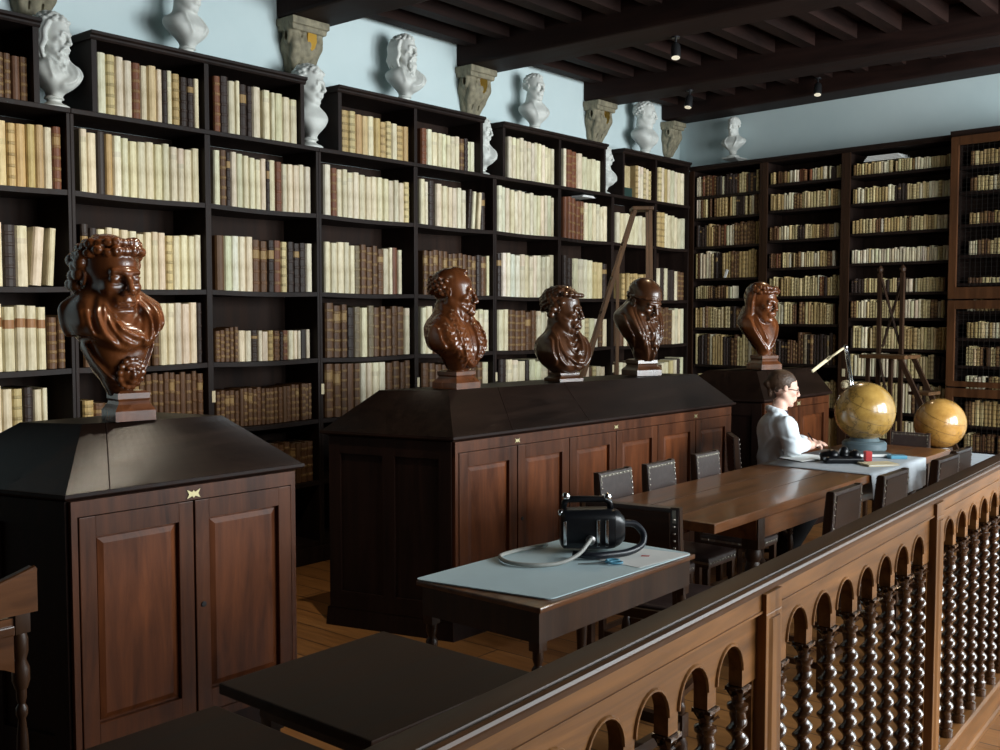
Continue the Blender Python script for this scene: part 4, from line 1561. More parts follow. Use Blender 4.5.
# ================================================================== GLOBES, LAMP AND THINGS ON THE LONG TABLE
def globe(label, x, y, zc, r, mat, zt, floor=False):
    t = thing('globe', label, 'globe', (x, y, 0 if floor else zt), .3)
    z = zc - (0 if floor else zt)
    g = MB().sphere((0, 0, 0), r, 48, 32).build('sphere', mat, t, (0, 0, z), (.35, .25, .4), smooth=True)
    b = MB()
    for lat in (-.42, 0, .42):
        rr_ = r * math.cos(lat) + .0003
        b.tube([(rr_ * math.cos(2 * PI * k / 64), rr_ * math.sin(2 * PI * k / 64), r * math.sin(lat)) for k in range(64)], .0009, 4, 0, True)
    b.build('printed_circle', M['ladder_dark'], g)
    if floor:
        b = MB()
        turned((.10, z - r + .0), .05, 0, 0, b)
        b.lathe([(.07, z - r - .03), (.09, z - r - .01), (.085, z - r + .012), (.03, z - r + .004)], (0, 0, 0), 24)
        b.build('pedestal', M['leg'], t, angle=.6)
        b = MB()
        for k in range(3):
            a = 2 * PI * k / 3
            b.tube([(.03 * math.cos(a), .03 * math.sin(a), .16), (.12 * math.cos(a), .12 * math.sin(a), .10), (.22 * math.cos(a), .22 * math.sin(a), .02)], .02, 8, r2=.018)
        b.build('tripod_foot', M['leg'], t, smooth=True)
    else:
        b = MB()
        b.lathe([(.135, 0.003), (.14, .012), (.14, .05), (.128, .062), (.10, .064), (.085, .085), (.06, .078)], (0, 0, 0), 36)
        b.build('base_ring', M['padthing'], t, angle=.5)
    return t
globe('ochre terrestrial globe on a slate grey base on the long table', -2.545, 6.76, 1.030, .192, M['globe1'], .7755)
globe('orange-yellow globe standing beyond the end of the long table', -2.345, 7.66, .893, .177, M['globe2'], 0, True)

t = thing('desk_lamp', 'grey swing-arm desk lamp behind the ochre globe', 'lamp', (-2.68, 7.02, .771))
b = MB().lathe([(.07, 0), (.075, .006), (.07, .018), (.02, .024), (.012, .05)], (0, 0, 0), 24)
b.build('base', M['fixture'], t, angle=.5)
b = MB()
b.tube([(0, 0, .04), (-.08, -.07, .655)], .007, 8).tube([(.014, .012, .04), (-.068, -.058, .655)], .005, 8)
b.build('arm', M['chrome'], t, smooth=True)
b = MB().sphere((-.078, -.066, .67), .017, 14, 10)
b.build('elbow', M['chrome'], t, smooth=True)
b = MB()
b.tube([(-.085, -.072, .668), (-.17, -.143, .59)], .008, 8)
b.loft([[(-.16 - .013 * math.cos(a) * .77, -.135 - .013 * math.cos(a) * .64, .60 + .013 * math.sin(a)) for a in [2 * PI * k / 10 for k in range(10)]],
        [(-.25 - .011 * math.cos(a) * .77, -.21 - .011 * math.cos(a) * .64, .505 + .011 * math.sin(a)) for a in [2 * PI * k / 10 for k in range(10)]]])
b.build('lamp_head', M['cream'], t, smooth=True)
b = MB().lathe([(.018, -.03), (.034, -.015), (.036, .015), (.02, .03), (.004, .034)], (-.09, -.02, .41), 16)
e = b.build('switch_housing', M['cream'], t, angle=.6)

def flat_book(name, label, cat, loc, rz, w, d, h, cover, open_=False):
    t = thing(name, label, cat, loc, math.radians(rz))
    MB().box(-w / 2, w / 2, -d / 2, d / 2, 0, .003).box(-w / 2, w / 2, -d / 2, d / 2, h - .003, h).box(-w / 2, -w / 2 + .004, -d / 2, d / 2, .003, h - .003).build('cover', cover, t)
    MB().box(-w / 2 + .0045, w / 2 - .004, -d / 2 + .004, d / 2 - .004, .0035, h - .0035).build('pages', M['paper'], t)
    return t
# open notebook the woman writes in
t = thing('notebook', 'open white notebook in a black cover under the writing hands', 'notebook', (-2.655, 6.13, .7755), math.radians(68))
MB().box(-.155, .155, -.105, .105, 0, .003).build('cover', M['blackplastic'], t)
for s in (-1, 1):
    b = MB()
    P = [(0, .0035), (.02, .012), (.06, .014), (.10, .010), (.145, .0045), (.145, .0035)]
    b.prism([(x * s, z) for x, z in P], -.10, .10, 'y')
    b.build('page_block', M['paper'], t)
t = flat_book('closed_book', 'dark teal book lying beside the globe base', 'book', (-2.40, 6.50, .7755), 42, .20, .14, .024, M['padthing'])
t = flat_book('booklet', 'cream booklet lying at the near edge of the pale cloth', 'booklet', (-2.225, 6.14, .7755), 52, .20, .13, .012, M['cream'])
b = MB().box(-.05, .05, -.035, .035, 0, .02, c=.003)
tag(b.build('note_block', M['blue'], loc=(-2.24, 6.50, .7755), rot=(0, 0, .7)), 'small light blue note block near the globe base', 'note block')
# black pouch with things sticking out, small red box beside it
t = thing('equipment_pouch', 'black soft pouch with knobbly contents beside the notebook', 'pouch', (-2.43, 6.10, .7755), math.radians(40))
s = Sculpt((-.16, -.12, -.01), (.16, .12, .12), .006)
s.box((0, 0, .02), (.115, .065, .02), .015, .01).ell((-.06, 0, .045), (.04, .045, .035), .01).ell((.015, .01, .055), (.03, .035, .045), .01).ell((.075, -.01, .045), (.03, .035, .035), .01)
s.ell((-.10, .02, .045), (.03, .03, .02), .02).box((0, 0, -.02), (.3, .3, .02), 0, .002, 'sub')
link('body', s.mesh('body'), M['blackplastic'], t)
b = MB().box(-.02, .02, -.022, .022, 0, .06, c=.004)
tag(b.build('small_box', M['red'], loc=(-2.335, 6.265, .7755), rot=(0, 0, .7)), 'small red box next to the black pouch', 'box')

# ================================================================== LADDERS
t = thing('step_ladder', 'light wooden A-frame ladder standing behind the long cabinet', 'ladder', (-4.6, 7.28, 0), math.radians(-50))
def rail_(p, q, w=.022, d=.016):
    p, q = Vector(p), Vector(q)
    u = (q - p).normalized()
    a = Vector((1, 0, 0))
    c = u.cross(a).normalized()
    return [[p + a * (w * sx) + c * (d * sy) for sx, sy in ((-1, -1), (1, -1), (1, 1), (-1, 1))], [q + a * (w * sx) + c * (d * sy) for sx, sy in ((-1, -1), (1, -1), (1, 1), (-1, 1))]]
for x in (.14, -.14):
    MB().loft(rail_((x, -.83, 0), (x * .6, -.06, 2.50), .013, .014)).build('front_rail', M['ladder'], t)
    MB().loft(rail_((x, .095, 0), (x * .6, .06, 2.50), .013, .014)).build('back_leg', M['ladder'], t)
for k in range(8):
    z = .28 + .28 * k
    q = z / 2.50
    y = -.83 + .77 * q
    w = .14 - .056 * q
    MB().box(-w + .017, w - .017, y - .016, y + .016, z - .010, z + .010).build('tread', M['ladder'], t)
MB().box(-.11, .11, -.085, .085, 2.502, 2.53, c=.004).build('top_board', M['ladder'], t)
MB().loft(rail_((.0, -.19, 0), (.0, -.19, 2.04), .014, .013)).build('support_pole', M['ladder'], t)
MB().box(-.12, .12, .066, .11, .82, .86).build('cross_brace', M['ladder'], t)

# dark library steps by the far bookcases (x along the wall, y away from the room)
sx0 = (Vector((-3.115, 8.55, 0)))
t = thing('library_steps', 'dark wooden library steps with two tall posts before the far bookcases', 'library steps', tuple(sx0), FA)
for x in (0, .19):
    b = MB()
    b.loft(rail_((x, .0, 0), (x, .0, 2.0), .015, .015))
    b.lathe([(.012, 2.0), (.022, 2.015), (.024, 2.035), (.012, 2.055), (.004, 2.062)], (x, 0, 0), 12)
    b.build('post', M['ladder_dark'], t)
    b = MB().loft(rail_((x + .03, -.24, 0), (x + .03, -.24, 1.315), .014, .014))
    b.build('leg', M['ladder_dark'], t)
def bar(p, q, r=.011):
    return MB().tube([p, q], r, 6)
bar((.015, 0, 1.95), (.185, 0, 1.40)).build('cross_brace', M['ladder_dark'], t)
bar((.175, 0.024, 1.95), (.02, 0.024, 1.40)).build('cross_brace', M['ladder_dark'], t)
bar((.01, -.02, 1.32), (.18, -.02, .62)).build('cross_brace', M['ladder_dark'], t)
MB().box(-.02, .36, -.30, -.018, 1.316, 1.345, c=.004).build('platform', M['ladder'], t)
for y in (-.285, -.05):
    MB().loft([[(.30, y - .012, 1.315), (.34, y - .012, 1.315), (.34, y + .012, 1.315), (.30, y + .012, 1.315)], [(.96, y - .012, 0), (1.01, y - .012, 0), (1.01, y + .012, 0), (.96, y + .012, 0)]]).build('string_board', M['ladder_dark'], t)
for k in range(4):
    z = 1.315 - .26 * (k + 1)
    x = .32 + (1.315 - z) / 1.315 * .665
    MB().box(x - .07, x + .09, -.272, -.063, z - .012, z + .012).build('tread', M['ladder'] if k < 2 else M['ladder_dark'], t)

# ================================================================== SPOTLIGHTS ON THE BEAMS
SPOT = [('small dark spotlight hanging from the nearest visible beam', (-3.93, 6.66, 3.655), (.15, -.25)), ('small dark spotlight under the beam before the corner', (-4.75, 8.30, 3.655), (0, -.3)),
        ('small dark spotlight hanging near the far wall beam', (-3.95, 9.20, 3.80), (.1, -.3)), ('small dark spotlight on a beam above the nearest cabinet', (-3.15, 2.97, 3.655), (-.1, .4))]
for lab, p, d in SPOT:
    t = thing('spotlight', lab, 'spotlight', p, 0, 'spotlights under the beams')
    b = MB().lathe([(.03, -.012), (.03, 0)], (0, 0, 0), 14)
    b.build('mount', M['fixture'], t)
    ax = Vector((d[0], d[1], -1)).normalized()
    Q = Matrix.Translation((0, 0, -.05)) @ Vector((0, 0, -1)).rotation_difference(ax).to_matrix().to_4x4()
    b = MB().lathe([(.034, -.11), (.036, -.10), (.033, -.02), (.022, .0), (.006, .01)], (0, 0, 0), 16, 0, Q)
    b.build('lamp_can', M['fixture'], t, angle=.6)
    b = MB().lathe([(.001, -.113), (.030, -.113), (.030, -.1105), (.001, -.1105)], (0, 0, 0), 16, 0, Q)
    b.build('lens', M['lamp_glow'], t)
    b = MB().tube([(0, 0, -.012), (0, 0, -.06)], .008, 8)
    b.build('stem', M['fixture'], t)

# papers lying on the far bookcase's top row and a slip between the books
b = MB()
for k in range(4):
    b.box(.10 + .01 * k, .46 - .015 * k, .05, .24, .012 * k, .012 * k + .009, 0)
G0 = MF @ Matrix.Translation((1.73, 0, 3.03))
o = b.build('paper_stack', M['paper'])
o.matrix_world = G0
tag(o, 'stack of pale papers lying on the top row of the far bookcase', 'paper')
# ================================================================== HEADS
def head(s, loc, yaw, pitch, h, roll=0, age=0, mouth=True, ears=True):
    """Face towards local +x; h is chin-to-crown."""
    s.frame(loc, yaw, pitch, roll, h)
    s.ell((-.07, 0, .16), (.42, .31, .345), .05)
    s.ell((.10, 0, -.06), (.27, .245, .40), .08)
    s.ell((.13, 0, -.30), (.22, .20, .18), .07)
    s.ell((.29, 0, -.43), (.075, .085, .07), .06)
    for y in (-1, 1):
        s.cap((-.02, .20 * y, -.14), (.22, .11 * y, -.40), .07, .06, .08)
        s.ell((.27, .155 * y, -.09), (.075, .075, .06), .08)
    # brow, sockets, eyes
    s.cap((.335, -.15, .085), (.375, -.04, .08), .038, .04, .05).cap((.335, .15, .085), (.375, .04, .08), .038, .04, .05)
    for y in (-1, 1):
        s.ell((.385, .125 * y, .005), (.075, .088, .058), .03, 'sub')
        s.ell((.315, .125 * y, .005), (.052, .062, .05), .008)
        s.cap((.352, .065 * y, .035), (.335, .185 * y, .03), .014, .012, .012)
        s.cap((.352, .075 * y, -.03), (.335, .175 * y, -.03), .010, .010, .012)
    # nose
    s.chain([(.365, 0, .085), (.42, 0, -.02), (.468, 0, -.12)], [.035, .037, .046], .035)
    for y in (-1, 1):
        s.ell((.42, .052 * y, -.145), (.045, .036, .034), .02)
        s.ell((.445, .028 * y, -.182), (.016, .014, .010), .008, 'sub')
    # mouth
    s.ell((.335, 0, -.25), (.075, .13, .10), .05)
    s.cap((.395, 0, -.16), (.385, 0, -.235), .028, .03, .04)
    s.chain([(.365, -.105, -.268), (.400, -.03, -.245), (.400, .03, -.245), (.365, .105, -.268)], [.014, .022, .022, .014], .02)
    s.chain([(.36, -.095, -.275), (.394, 0, -.300), (.36, .095, -.275)], [.014, .028, .014], .02)
    s.chain([(.375, -.11, -.270), (.424, 0, -.271), (.375, .11, -.270)], [.008, .009, .008], .012, 'sub')
    s.ell((.395, 0, -.355), (.04, .09, .022), .04, 'sub')
    if age:
        for y in (-1, 1):
            s.cap((.40, .09 * y, -.15), (.345, .15 * y, -.29), .012, .010, .03, 'sub')
            s.ell((.30, .19 * y, -.20), (.05, .04, .09), .06, 'sub')
        for z in (.19, .25):
            s.cap((.345, -.12, z), (.345, .12, z), .008, .008, .02, 'sub')
    if ears:
        for y in (-1, 1):
            s.ell((-.03, .318 * y, .01), (.07, .032, .105), .012, rot=(0, -.2, .25 * y))
            s.ell((-.01, .35 * y, .02), (.032, .02, .06), .015, 'sub')
    return s

def neck(s, loc, yaw, pitch, h, base, r=.062):
    s.frame(loc, yaw, pitch, 0, h)
    p = s.T @ (Vector((-.10, 0, -.25)) * h)
    s.frame()
    s.cap(tuple(p), base, r, r * 1.12, .03)
    return s

def curls(s, loc, yaw, pitch, h, region, n, r, seed, amp=.0):
    """lumpy locks over the part of the skull where region(direction) holds"""
    rr_ = random.Random(seed)
    s.frame(loc, yaw, pitch, 0, h)
    k = 0
    G = PI * (3 - math.sqrt(5))
    for i in range(n):
        z = 1 - 2 * (i + .5) / n
        a = G * i
        d = (math.sqrt(1 - z * z) * math.cos(a), math.sqrt(1 - z * z) * math.sin(a), z)
        if not region(*d):
            continue
        c = (-.07 + .43 * d[0], .32 * d[1], .15 + .36 * d[2])
        q = r * rr_.uniform(.75, 1.25)
        s.ell(c, (q, q, q * .8), .025)
        k += 1
    return s

def beard(s, loc, yaw, pitch, h, length=.35, width=.2, seed=3, n=26, fwd=0.0):
    rr_ = random.Random(seed)
    s.frame(loc, yaw, pitch, 0, h)
    for i in range(n):
        a = rr_.uniform(-1, 1)
        y = .21 * a
        x = .30 - .30 * a * a
        z = -.30 + .16 * a * a
        q = (x + .09 + fwd * (1 - .5 * a * a) + rr_.uniform(-.02, .03), y * .75 * width / .2, z - length * (1 - .6 * a * a) * rr_.uniform(.75, 1.05))
        m_ = ((x + q[0]) / 2 + .05, (y + q[1]) / 2 + rr_.uniform(-.03, .03), (z + q[2]) / 2)
        s.chain([(x, y, z), m_, q], [.055, .05, .02], .03)
    s.ripple((.34 + fwd * .5, 0, -.40 - length * .45), .20 + length * .55, lambda P: .011 * np.sin(P[..., 1] * 80 + 2.5 * np.sin(P[..., 2] * 14)))
    for y in (-1, 1):   # moustache
        s.chain([(.425, .02 * y, -.215), (.40, .10 * y, -.25), (.345, .165 * y, -.36)], [.024, .026, .014], .02)
    return s

def socle(t, mat, z1, wx, wy, cx=0, cy=0):
    b = MB()
    prof = [(1.0, 0), (1.0, z1 * .34), (.93, z1 * .42), (.80, z1 * .55), (.74, z1 * .66), (.80, z1 * .74), (.80, z1 * .93), (.62, z1)]
    b.loft([[(cx - wx * q, cy - wy * q, z), (cx + wx * q, cy - wy * q, z), (cx + wx * q, cy + wy * q, z), (cx - wx * q, cy + wy * q, z)] for q, z in prof])
    return b.build('socle', mat, t)

WG = 'carved wooden busts on the cabinets'
def rim(*a):
    return True

# ---- curly-haired general in armour and mantle
def mirror(P):
    return [(-a, b_) for a, b_ in P]
BUSTX = {}
t = thing('wooden_bust', 'carved wooden bust of a curly-haired man in a mantle with lion mask, nearest the visitor', 'bust', (-3.665, 2.14, 1.2618), math.radians(-8), WG)
H, hl, hy, hp = .325, (.0, -.01, .535), math.radians(8), .05
s = Sculpt((-.22, -.27, .09), (.23, .25, .74), .0045)
s.ky = .74
torso(s, [(.09, .045, .05, .04), (.13, .075, .062, .045), (.18, .108, .082, .045), (.24, .142, .105, .035), (.31, .178, .12, .02), (.37, .205, .125, .0), (.415, .212, .12, -.02), (.445, .185, .10, -.035), (.465, .15, .085, -.05), (.485, .11, .07, -.05), (.51, .07, .06, -.04)])
# mantle: a thick sheet over both shoulders, meeting below the throat
for P in ([(-.27, .29), (-.19, .32), (-.11, .285), (-.03, .265), (.03, .275), (.075, .30), (.05, .335), (.0, .34), (-.05, .36), (-.08, .42), (-.07, .56), (-.27, .56)],
          [(.26, .33), (.18, .33), (.13, .29), (.085, .275), (.06, .30), (.075, .35), (.085, .43), (.07, .56), (.27, .56)]):
    layer(s, P, .022, .0035)
    layer(s, P, .020, .004, side=-1, x0=.0)
for P, a, w in [([(-.10, .50), (-.18, .44), (-.19, .36), (-.14, .30)], .016, .013), ([(-.09, .48), (-.15, .41), (-.13, .33), (-.07, .28)], .018, .013), ([(-.085, .45), (-.11, .39), (-.07, .32), (.02, .285)], .016, .012),
                ([(-.14, .50), (-.215, .43), (-.22, .35)], .014, .012), ([(-.07, .40), (-.04, .345), (.04, .315)], .014, .010),
                ([(.09, .49), (.16, .43), (.165, .36), (.13, .31)], .016, .012), ([(.085, .46), (.115, .40), (.115, .34), (.09, .29)], .015, .010), ([(.13, .49), (.20, .42), (.20, .35)], .013, .012),
                ([(-.115, .47), (-.165, .40), (-.16, .32)], -.011, .006), ([(-.085, .44), (-.11, .37), (-.06, .30)], -.011, .006), ([(.09, .45), (.135, .39), (.135, .32)], -.010, .006)]:
    fold(s, P, a, w)
# edge of the cuirass, neckline and the chain that carries the mask
layer(s, [(-.06, .40), (-.02, .365), (.03, .36), (.07, .39), (.07, .32), (.0, .31), (-.06, .33)], .010, .003)
for P, a, w in [([(-.185, .30), (-.15, .235), (-.10, .18), (-.045, .145)], .010, .007), ([(-.165, .305), (-.13, .245), (-.085, .195)], -.006, .005), ([(.17, .31), (.14, .25), (.10, .19), (.055, .15)], .010, .007),
                ([(.15, .31), (.12, .25), (.085, .20)], -.006, .005), ([(-.06, .14), (.0, .12), (.06, .14)], .008, .008)]:
    fold(s, P, a, w)
neck(s, hl, hy, hp, H, (-.02, -.005, .38), .068)
head(s, hl, hy, hp, H)
s.frame(hl, hy, hp, 0, H)
rq = random.Random(2)
s.ell((-.08, 0, .17), (.435, .325, .355), .03)
for i in range(15):          # wreath of thick locks above the brow and round the ears
    a = -2.0 + 4.0 * i / 14
    for lay in (0, 1):
        zz = (.335 if lay == 0 else .43) - .13 * (abs(a) / 2) ** 2 + rq.uniform(-.02, .02)
        rr0 = 1.0 if lay == 0 else .88
        c = (-.06 + .39 * rr0 * math.cos(a), .35 * rr0 * math.sin(a), zz)
        q = rq.uniform(.058, .08)
        s.ell(c, (q, q, q * .85), .008)
        s.ell((c[0] + .07 * math.cos(a), c[1] + .07 * math.sin(a), c[2] - .005), (.02, .02, .02), .01, 'sub')
for y in (-1, 1):
    for i, (x, z, r) in enumerate([(-.06, .17, .095), (-.15, .13, .09), (-.10, .04, .085), (-.20, .02, .09), (-.17, -.09, .085), (-.27, -.08, .08), (-.06, .26, .085), (-.24, .2, .09)]):
        s.ell((x, .345 * y, z), (r, r * .75, r * .9), .008)
curls(s, hl, hy, hp, H, lambda x, y, z: x < -.35, 90, .06, 5)
link('figure', s.mesh('figure'), M['bust'], t, (-.028, -.028, 0))
s = Sculpt((-.05, -.08, -.09), (.09, .08, .09), .0036)
s.ell((0, 0, 0), (.035, .045, .055), .01).ell((.03, 0, -.005), (.014, .012, .02), .008).ell((.026, 0, -.028), (.016, .02, .012), .006)
for y in (-1, 1):
    s.ell((.036, .016 * y, .014), (.012, .009, .006), .004, 'sub').ell((.028, .017 * y, .024), (.012, .015, .008), .006)
for k in range(14):
    a = 2 * PI * k / 14
    s.ell((.008, .045 * math.cos(a), .055 * math.sin(a)), (.014, .013, .013), .006)
s.cap((.045, -.012, -.027), (.045, .012, -.027), .004, .004, .003, 'sub')
link('lion_mask', s.mesh('lion_mask'), M['bust'], t, (.094, -.018, .185), (0, .30, .05))
socle(t, M['bust'], .112, .068, .078, .03, .0)

# ---- bald man with short beard in a patterned robe
t = thing('wooden_bust', 'carved wooden bust of a balding man in a patterned robe with round medallion', 'bust', (-3.80, 4.15, 1.2675), math.radians(2), WG)
H, hl, hy, hp = .275, (.0, .0, .505), math.radians(28), .06
s = Sculpt((-.22, -.26, .085), (.25, .26, .68), .0048)
s.ky = .80
s.kz, s.z0 = .90, .085
torso(s, [(.085, .05, .05, .03), (.13, .07, .065, .04), (.17, .10, .085, .045), (.20, .13, .105, .03), (.222, .19, .12, .02), (.25, .205, .125, .01), (.31, .212, .125, -.005), (.36, .20, .115, -.02), (.395, .16, .105, -.03), (.42, .12, .095, -.03), (.45, .085, .08, -.03), (.48, .07, .07, -.03)], p=2.5)
def brocade(X, Y, Z):
    return .0040 * np.sin(Y * 120 + 2.2 * np.sin(Z * 95)) * np.sin(Z * 105 + 2.2 * np.sin(Y * 85 + X * 60))
for f in (lambda P: P, mirror):
    P = f([(.055, .47), (.10, .45), (.17, .40), (.195, .32), (.17, .235), (.10, .16), (.045, .11), (.03, .16), (.05, .28), (.05, .38)])
    layer(s, P, .016, .0035, fn=brocade)
    fold(s, f([(.05, .46), (.05, .36), (.045, .25), (.03, .14)]), .008, .006)
    fold(s, f([(.11, .43), (.13, .34), (.115, .25), (.06, .15)]), .010, .006)
    fold(s, f([(.11, .41), (.115, .34), (.10, .25)]), -.006, .005)
    fold(s, f([(.20, .40), (.215, .30), (.19, .22)]), .008, .008)
fold(s, [(0, .40), (.0, .30), (0, .2)], -.008, .005, taper=False)
neck(s, hl, hy, hp, H, (-.04, 0, .38), .066)
head(s, hl, hy, hp, H, age=1)
curls(s, hl, hy, hp, H, lambda x, y, z: z < .42 and z > -.5 and x < .02, 190, .05, 8)
s.frame(hl, hy, hp, 0, H)
for i in range(6):
    s.ell((.20 - .04 * i, 0.02 * (i % 2), .45 + .008 * i), (.07, .08, .04), .03)
beard(s, hl, hy, hp, H, .09, .2, 6, 24)
link('figure', s.mesh('figure'), M['bust'], t)
b = MB().lathe([(.001, .012), (.02, .011), (.026, .006), (.03, .009), (.042, .009), (.047, .014), (.05, .008), (.05, -.012), (.001, -.014)], (0, 0, 0), 28, sx=1.15, sy=.9)
o = b.build('medallion', M['bust'], t, (.12, .0, .165), (0, math.radians(66), .0), angle=.5)
socle(t, M['bust'], .098, .085, .10, .02, .0)

# ---- man with full hair in a toga
t = thing('wooden_bust', 'carved wooden bust of a man with full wavy hair in a draped toga', 'bust', (-3.73, 5.03, 1.2655), math.radians(-14), WG)
H, hl, hy, hp = .270, (.01, .0, .423), math.radians(34), .10
s = Sculpt((-.21, -.27, .045), (.24, .27, .62), .0048)
s.ky = .74
s.kz, s.z0 = .90, .045
torso(s, [(.045, .06, .06, .02), (.07, .10, .085, .02), (.11, .165, .11, .01), (.15, .205, .125, .0), (.20, .222, .125, -.01), (.245, .215, .115, -.02), (.28, .18, .105, -.025), (.31, .13, .09, -.025), (.345, .085, .08, -.02), (.38, .065, .07, -.02)], p=2.5)
layer(s, [(.08, .40), (.15, .33), (.21, .28), (.23, .18), (.14, .08), (.05, .06), (-.02, .10), (.01, .18), (.06, .27)], .018, .004)
layer(s, [(-.08, .40), (-.15, .33), (-.21, .28), (-.235, .20), (-.20, .11), (-.13, .07), (-.02, .06), (.06, .10), (.04, .16), (-.04, .15), (-.12, .20), (-.13, .28)], .018, .004)
for P, a, w in [([(.10, .34), (.13, .25), (.09, .16), (.02, .11)], .013, .010), ([(.15, .31), (.175, .22), (.13, .13), (.05, .085)], .013, .010), ([(.075, .33), (.08, .25), (.05, .18)], .012, .009),
                ([(-.13, .31), (-.17, .22), (-.15, .14), (-.07, .09)], .013, .010), ([(-.10, .33), (-.12, .25), (-.10, .18), (-.03, .13), (.04, .12)], .013, .009), ([(-.18, .29), (-.21, .2), (-.17, .11)], .012, .009),
                ([(.12, .30), (.14, .22), (.09, .13)], -.009, .005), ([(-.115, .29), (-.14, .21), (-.09, .12)], -.009, .005), ([(-.05, .30), (.0, .245), (.06, .29)], .011, .008), ([(-.045, .27), (.0, .215), (.05, .255)], .011, .008),
                ([(-.05, .24), (.0, .185), (.04, .21)], .010, .007), ([(-.05, .285), (0, .23), (.055, .27)], -.006, .004), ([(-.09, .155), (-.02, .11), (.05, .1)], -.008, .005)]:
    fold(s, P, a, w)
neck(s, hl, hy, hp, H, (-.02, 0, .27), .06)
head(s, hl, hy, hp, H, age=1)
curls(s, hl, hy, hp, H, lambda x, y, z: (z > .45 or x < .02) and z > -.5, 230, .060, 4)
s.frame(hl, hy, hp, 0, H)
for i in range(9):
    a = -1.3 + 2.6 * i / 8
    s.ell((-.0 + .37 * math.cos(a), .33 * math.sin(a), .36), (.08, .075, .055), .012)
    s.ell((.05 + .37 * math.cos(a), .34 * math.sin(a), .33), (.024, .024, .018), .012, 'sub')
for y in (-1, 1):
    for x, z in ((-.08, .12), (-.14, 0), (-.17, -.12), (.04, .16)):
        s.ell((x, .34 * y, z), (.09, .06, .075), .01)
beard(s, hl, hy, hp, H, .06, .2, 9, 20)
link('figure', s.mesh('figure'), M['bust_dark'], t)
socle(t, M['bust_dark'], .055, .075, .09, .02, 0)

# ---- bearded man in a cap and fur-lined robe, head bowed
t = thing('wooden_bust', 'dark wooden bust of a bearded man in a skullcap with bowed head', 'bust', (-3.72, 5.88, 1.264), math.radians(-20), WG)
H, hl, hy, hp = .285, (.045, .005, .475), math.radians(4), .34
s = Sculpt((-.22, -.26, .09), (.30, .26, .67), .0048)
s.ky = .82
torso(s, [(.09, .045, .05, .035), (.14, .065, .06, .045), (.20, .105, .085, .04), (.26, .15, .105, .02), (.32, .19, .115, -.01), (.37, .205, .115, -.03), (.41, .19, .105, -.045), (.44, .14, .095, -.05), (.47, .09, .08, -.05), (.50, .065, .07, -.04)], p=2.4)
for f in (lambda P: P, mirror):
    layer(s, f([(.05, .50), (.12, .48), (.17, .42), (.15, .33), (.085, .20), (.03, .10), (.015, .12), (.03, .22), (.045, .33), (.03, .42)]), .024, .004)
    for P, a, w in [([(.07, .47), (.10, .40), (.07, .28), (.03, .15)], -.009, .005), ([(.12, .44), (.125, .36), (.08, .24)], -.008, .005), ([(.19, .41), (.185, .34), (.13, .24)], .011, .009),
                    ([(.165, .34), (.11, .23), (.06, .15)], -.010, .006)]:
        fold(s, f(P), a, w)
neck(s, hl, hy, hp, H, (-.05, 0, .40), .066)
head(s, hl, hy, hp, H, age=1)
s.frame(hl, hy, hp, 0, H)
s.ell((-.07, 0, .215), (.445, .34, .345), .012)
s.chain([(-.06 + .445 * math.cos(a), .345 * math.sin(a), .14 + .06 * math.cos(a)) for a in [2 * PI * k / 16 for k in range(17)]], [.026] * 17, .012)
beard(s, hl, hy, hp, H, .55, .17, 12, 40, .26)
curls(s, hl, hy, hp, H, lambda x, y, z: z < .05 and z > -.6 and x < .25, 120, .05, 14)
link('figure', s.mesh('figure'), M['bust_dark'], t)
socle(t, M['bust_dark'], .108, .085, .10, .02, 0)

# ---- hooded figure with a wreath
t = thing('wooden_bust', 'slim carved wooden bust in a hood, on the far cabinet above the woman', 'bust', (-3.615, 7.42, 1.248), math.radians(-22), WG)
H, hl, hy, hp = .29, (.03, .0, .50), math.radians(6), .10
s = Sculpt((-.22, -.24, .095), (.26, .24, .69), .0055)
torso(s, [(.10, .05, .05, .055), (.15, .06, .06, .05), (.20, .09, .075, .035), (.26, .13, .095, .01), (.32, .165, .105, -.02), (.37, .165, .105, -.045), (.40, .14, .10, -.055), (.44, .11, .095, -.06), (.48, .09, .085, -.06)], p=2.3)
for P, a, w in [([(-.13, .40), (-.13, .31), (-.07, .2), (-.02, .13)], .016, .012), ([(-.08, .41), (-.06, .32), (-.02, .2)], .014, .010), ([(.12, .40), (.11, .32), (.05, .22), (.0, .15)], .014, .012), ([(-.10, .38), (-.09, .30), (-.04, .2)], -.008, .006)]:
    fold(s, P, a, w)
neck(s, hl, hy, hp, H, (-.05, 0, .38), .07)
head(s, hl, hy, hp, H, ears=False)
s.frame(hl, hy, hp, 0, H)
s.ell((-.14, 0, .17), (.43, .375, .39), .015)
for y in (-1, 1):
    s.chain([(-.16, -.25 * y, .15), (-.19, -.24 * y, -.2), (-.22, -.22 * y, -.55)], [.17, .16, .20], .05)
    s.chain([(-.0, -.35 * y, .3), (-.05, -.36 * y, .0), (-.07, -.33 * y, -.3)], [.035, .04, .03], .02)
s.cap((-.26, 0, 0), (-.26, 0, -.5), .25, .25, .06)
rq = random.Random(6)
for k in range(14):
    a = -1.5 + 3.0 * k / 13
    s.ell((-.03 + .39 * math.cos(a), .36 * math.sin(a), .33 + rq.uniform(-.03, .03)), (.065, .06, .06), .01)
    s.ell((-.05 + .36 * math.cos(a), .34 * math.sin(a), .41 + rq.uniform(-.03, .03)), (.05, .05, .05), .01)
link('figure', s.mesh('figure'), M['bust'], t)
socle(t, M['bust'], .112, .085, .10, .05, 0)

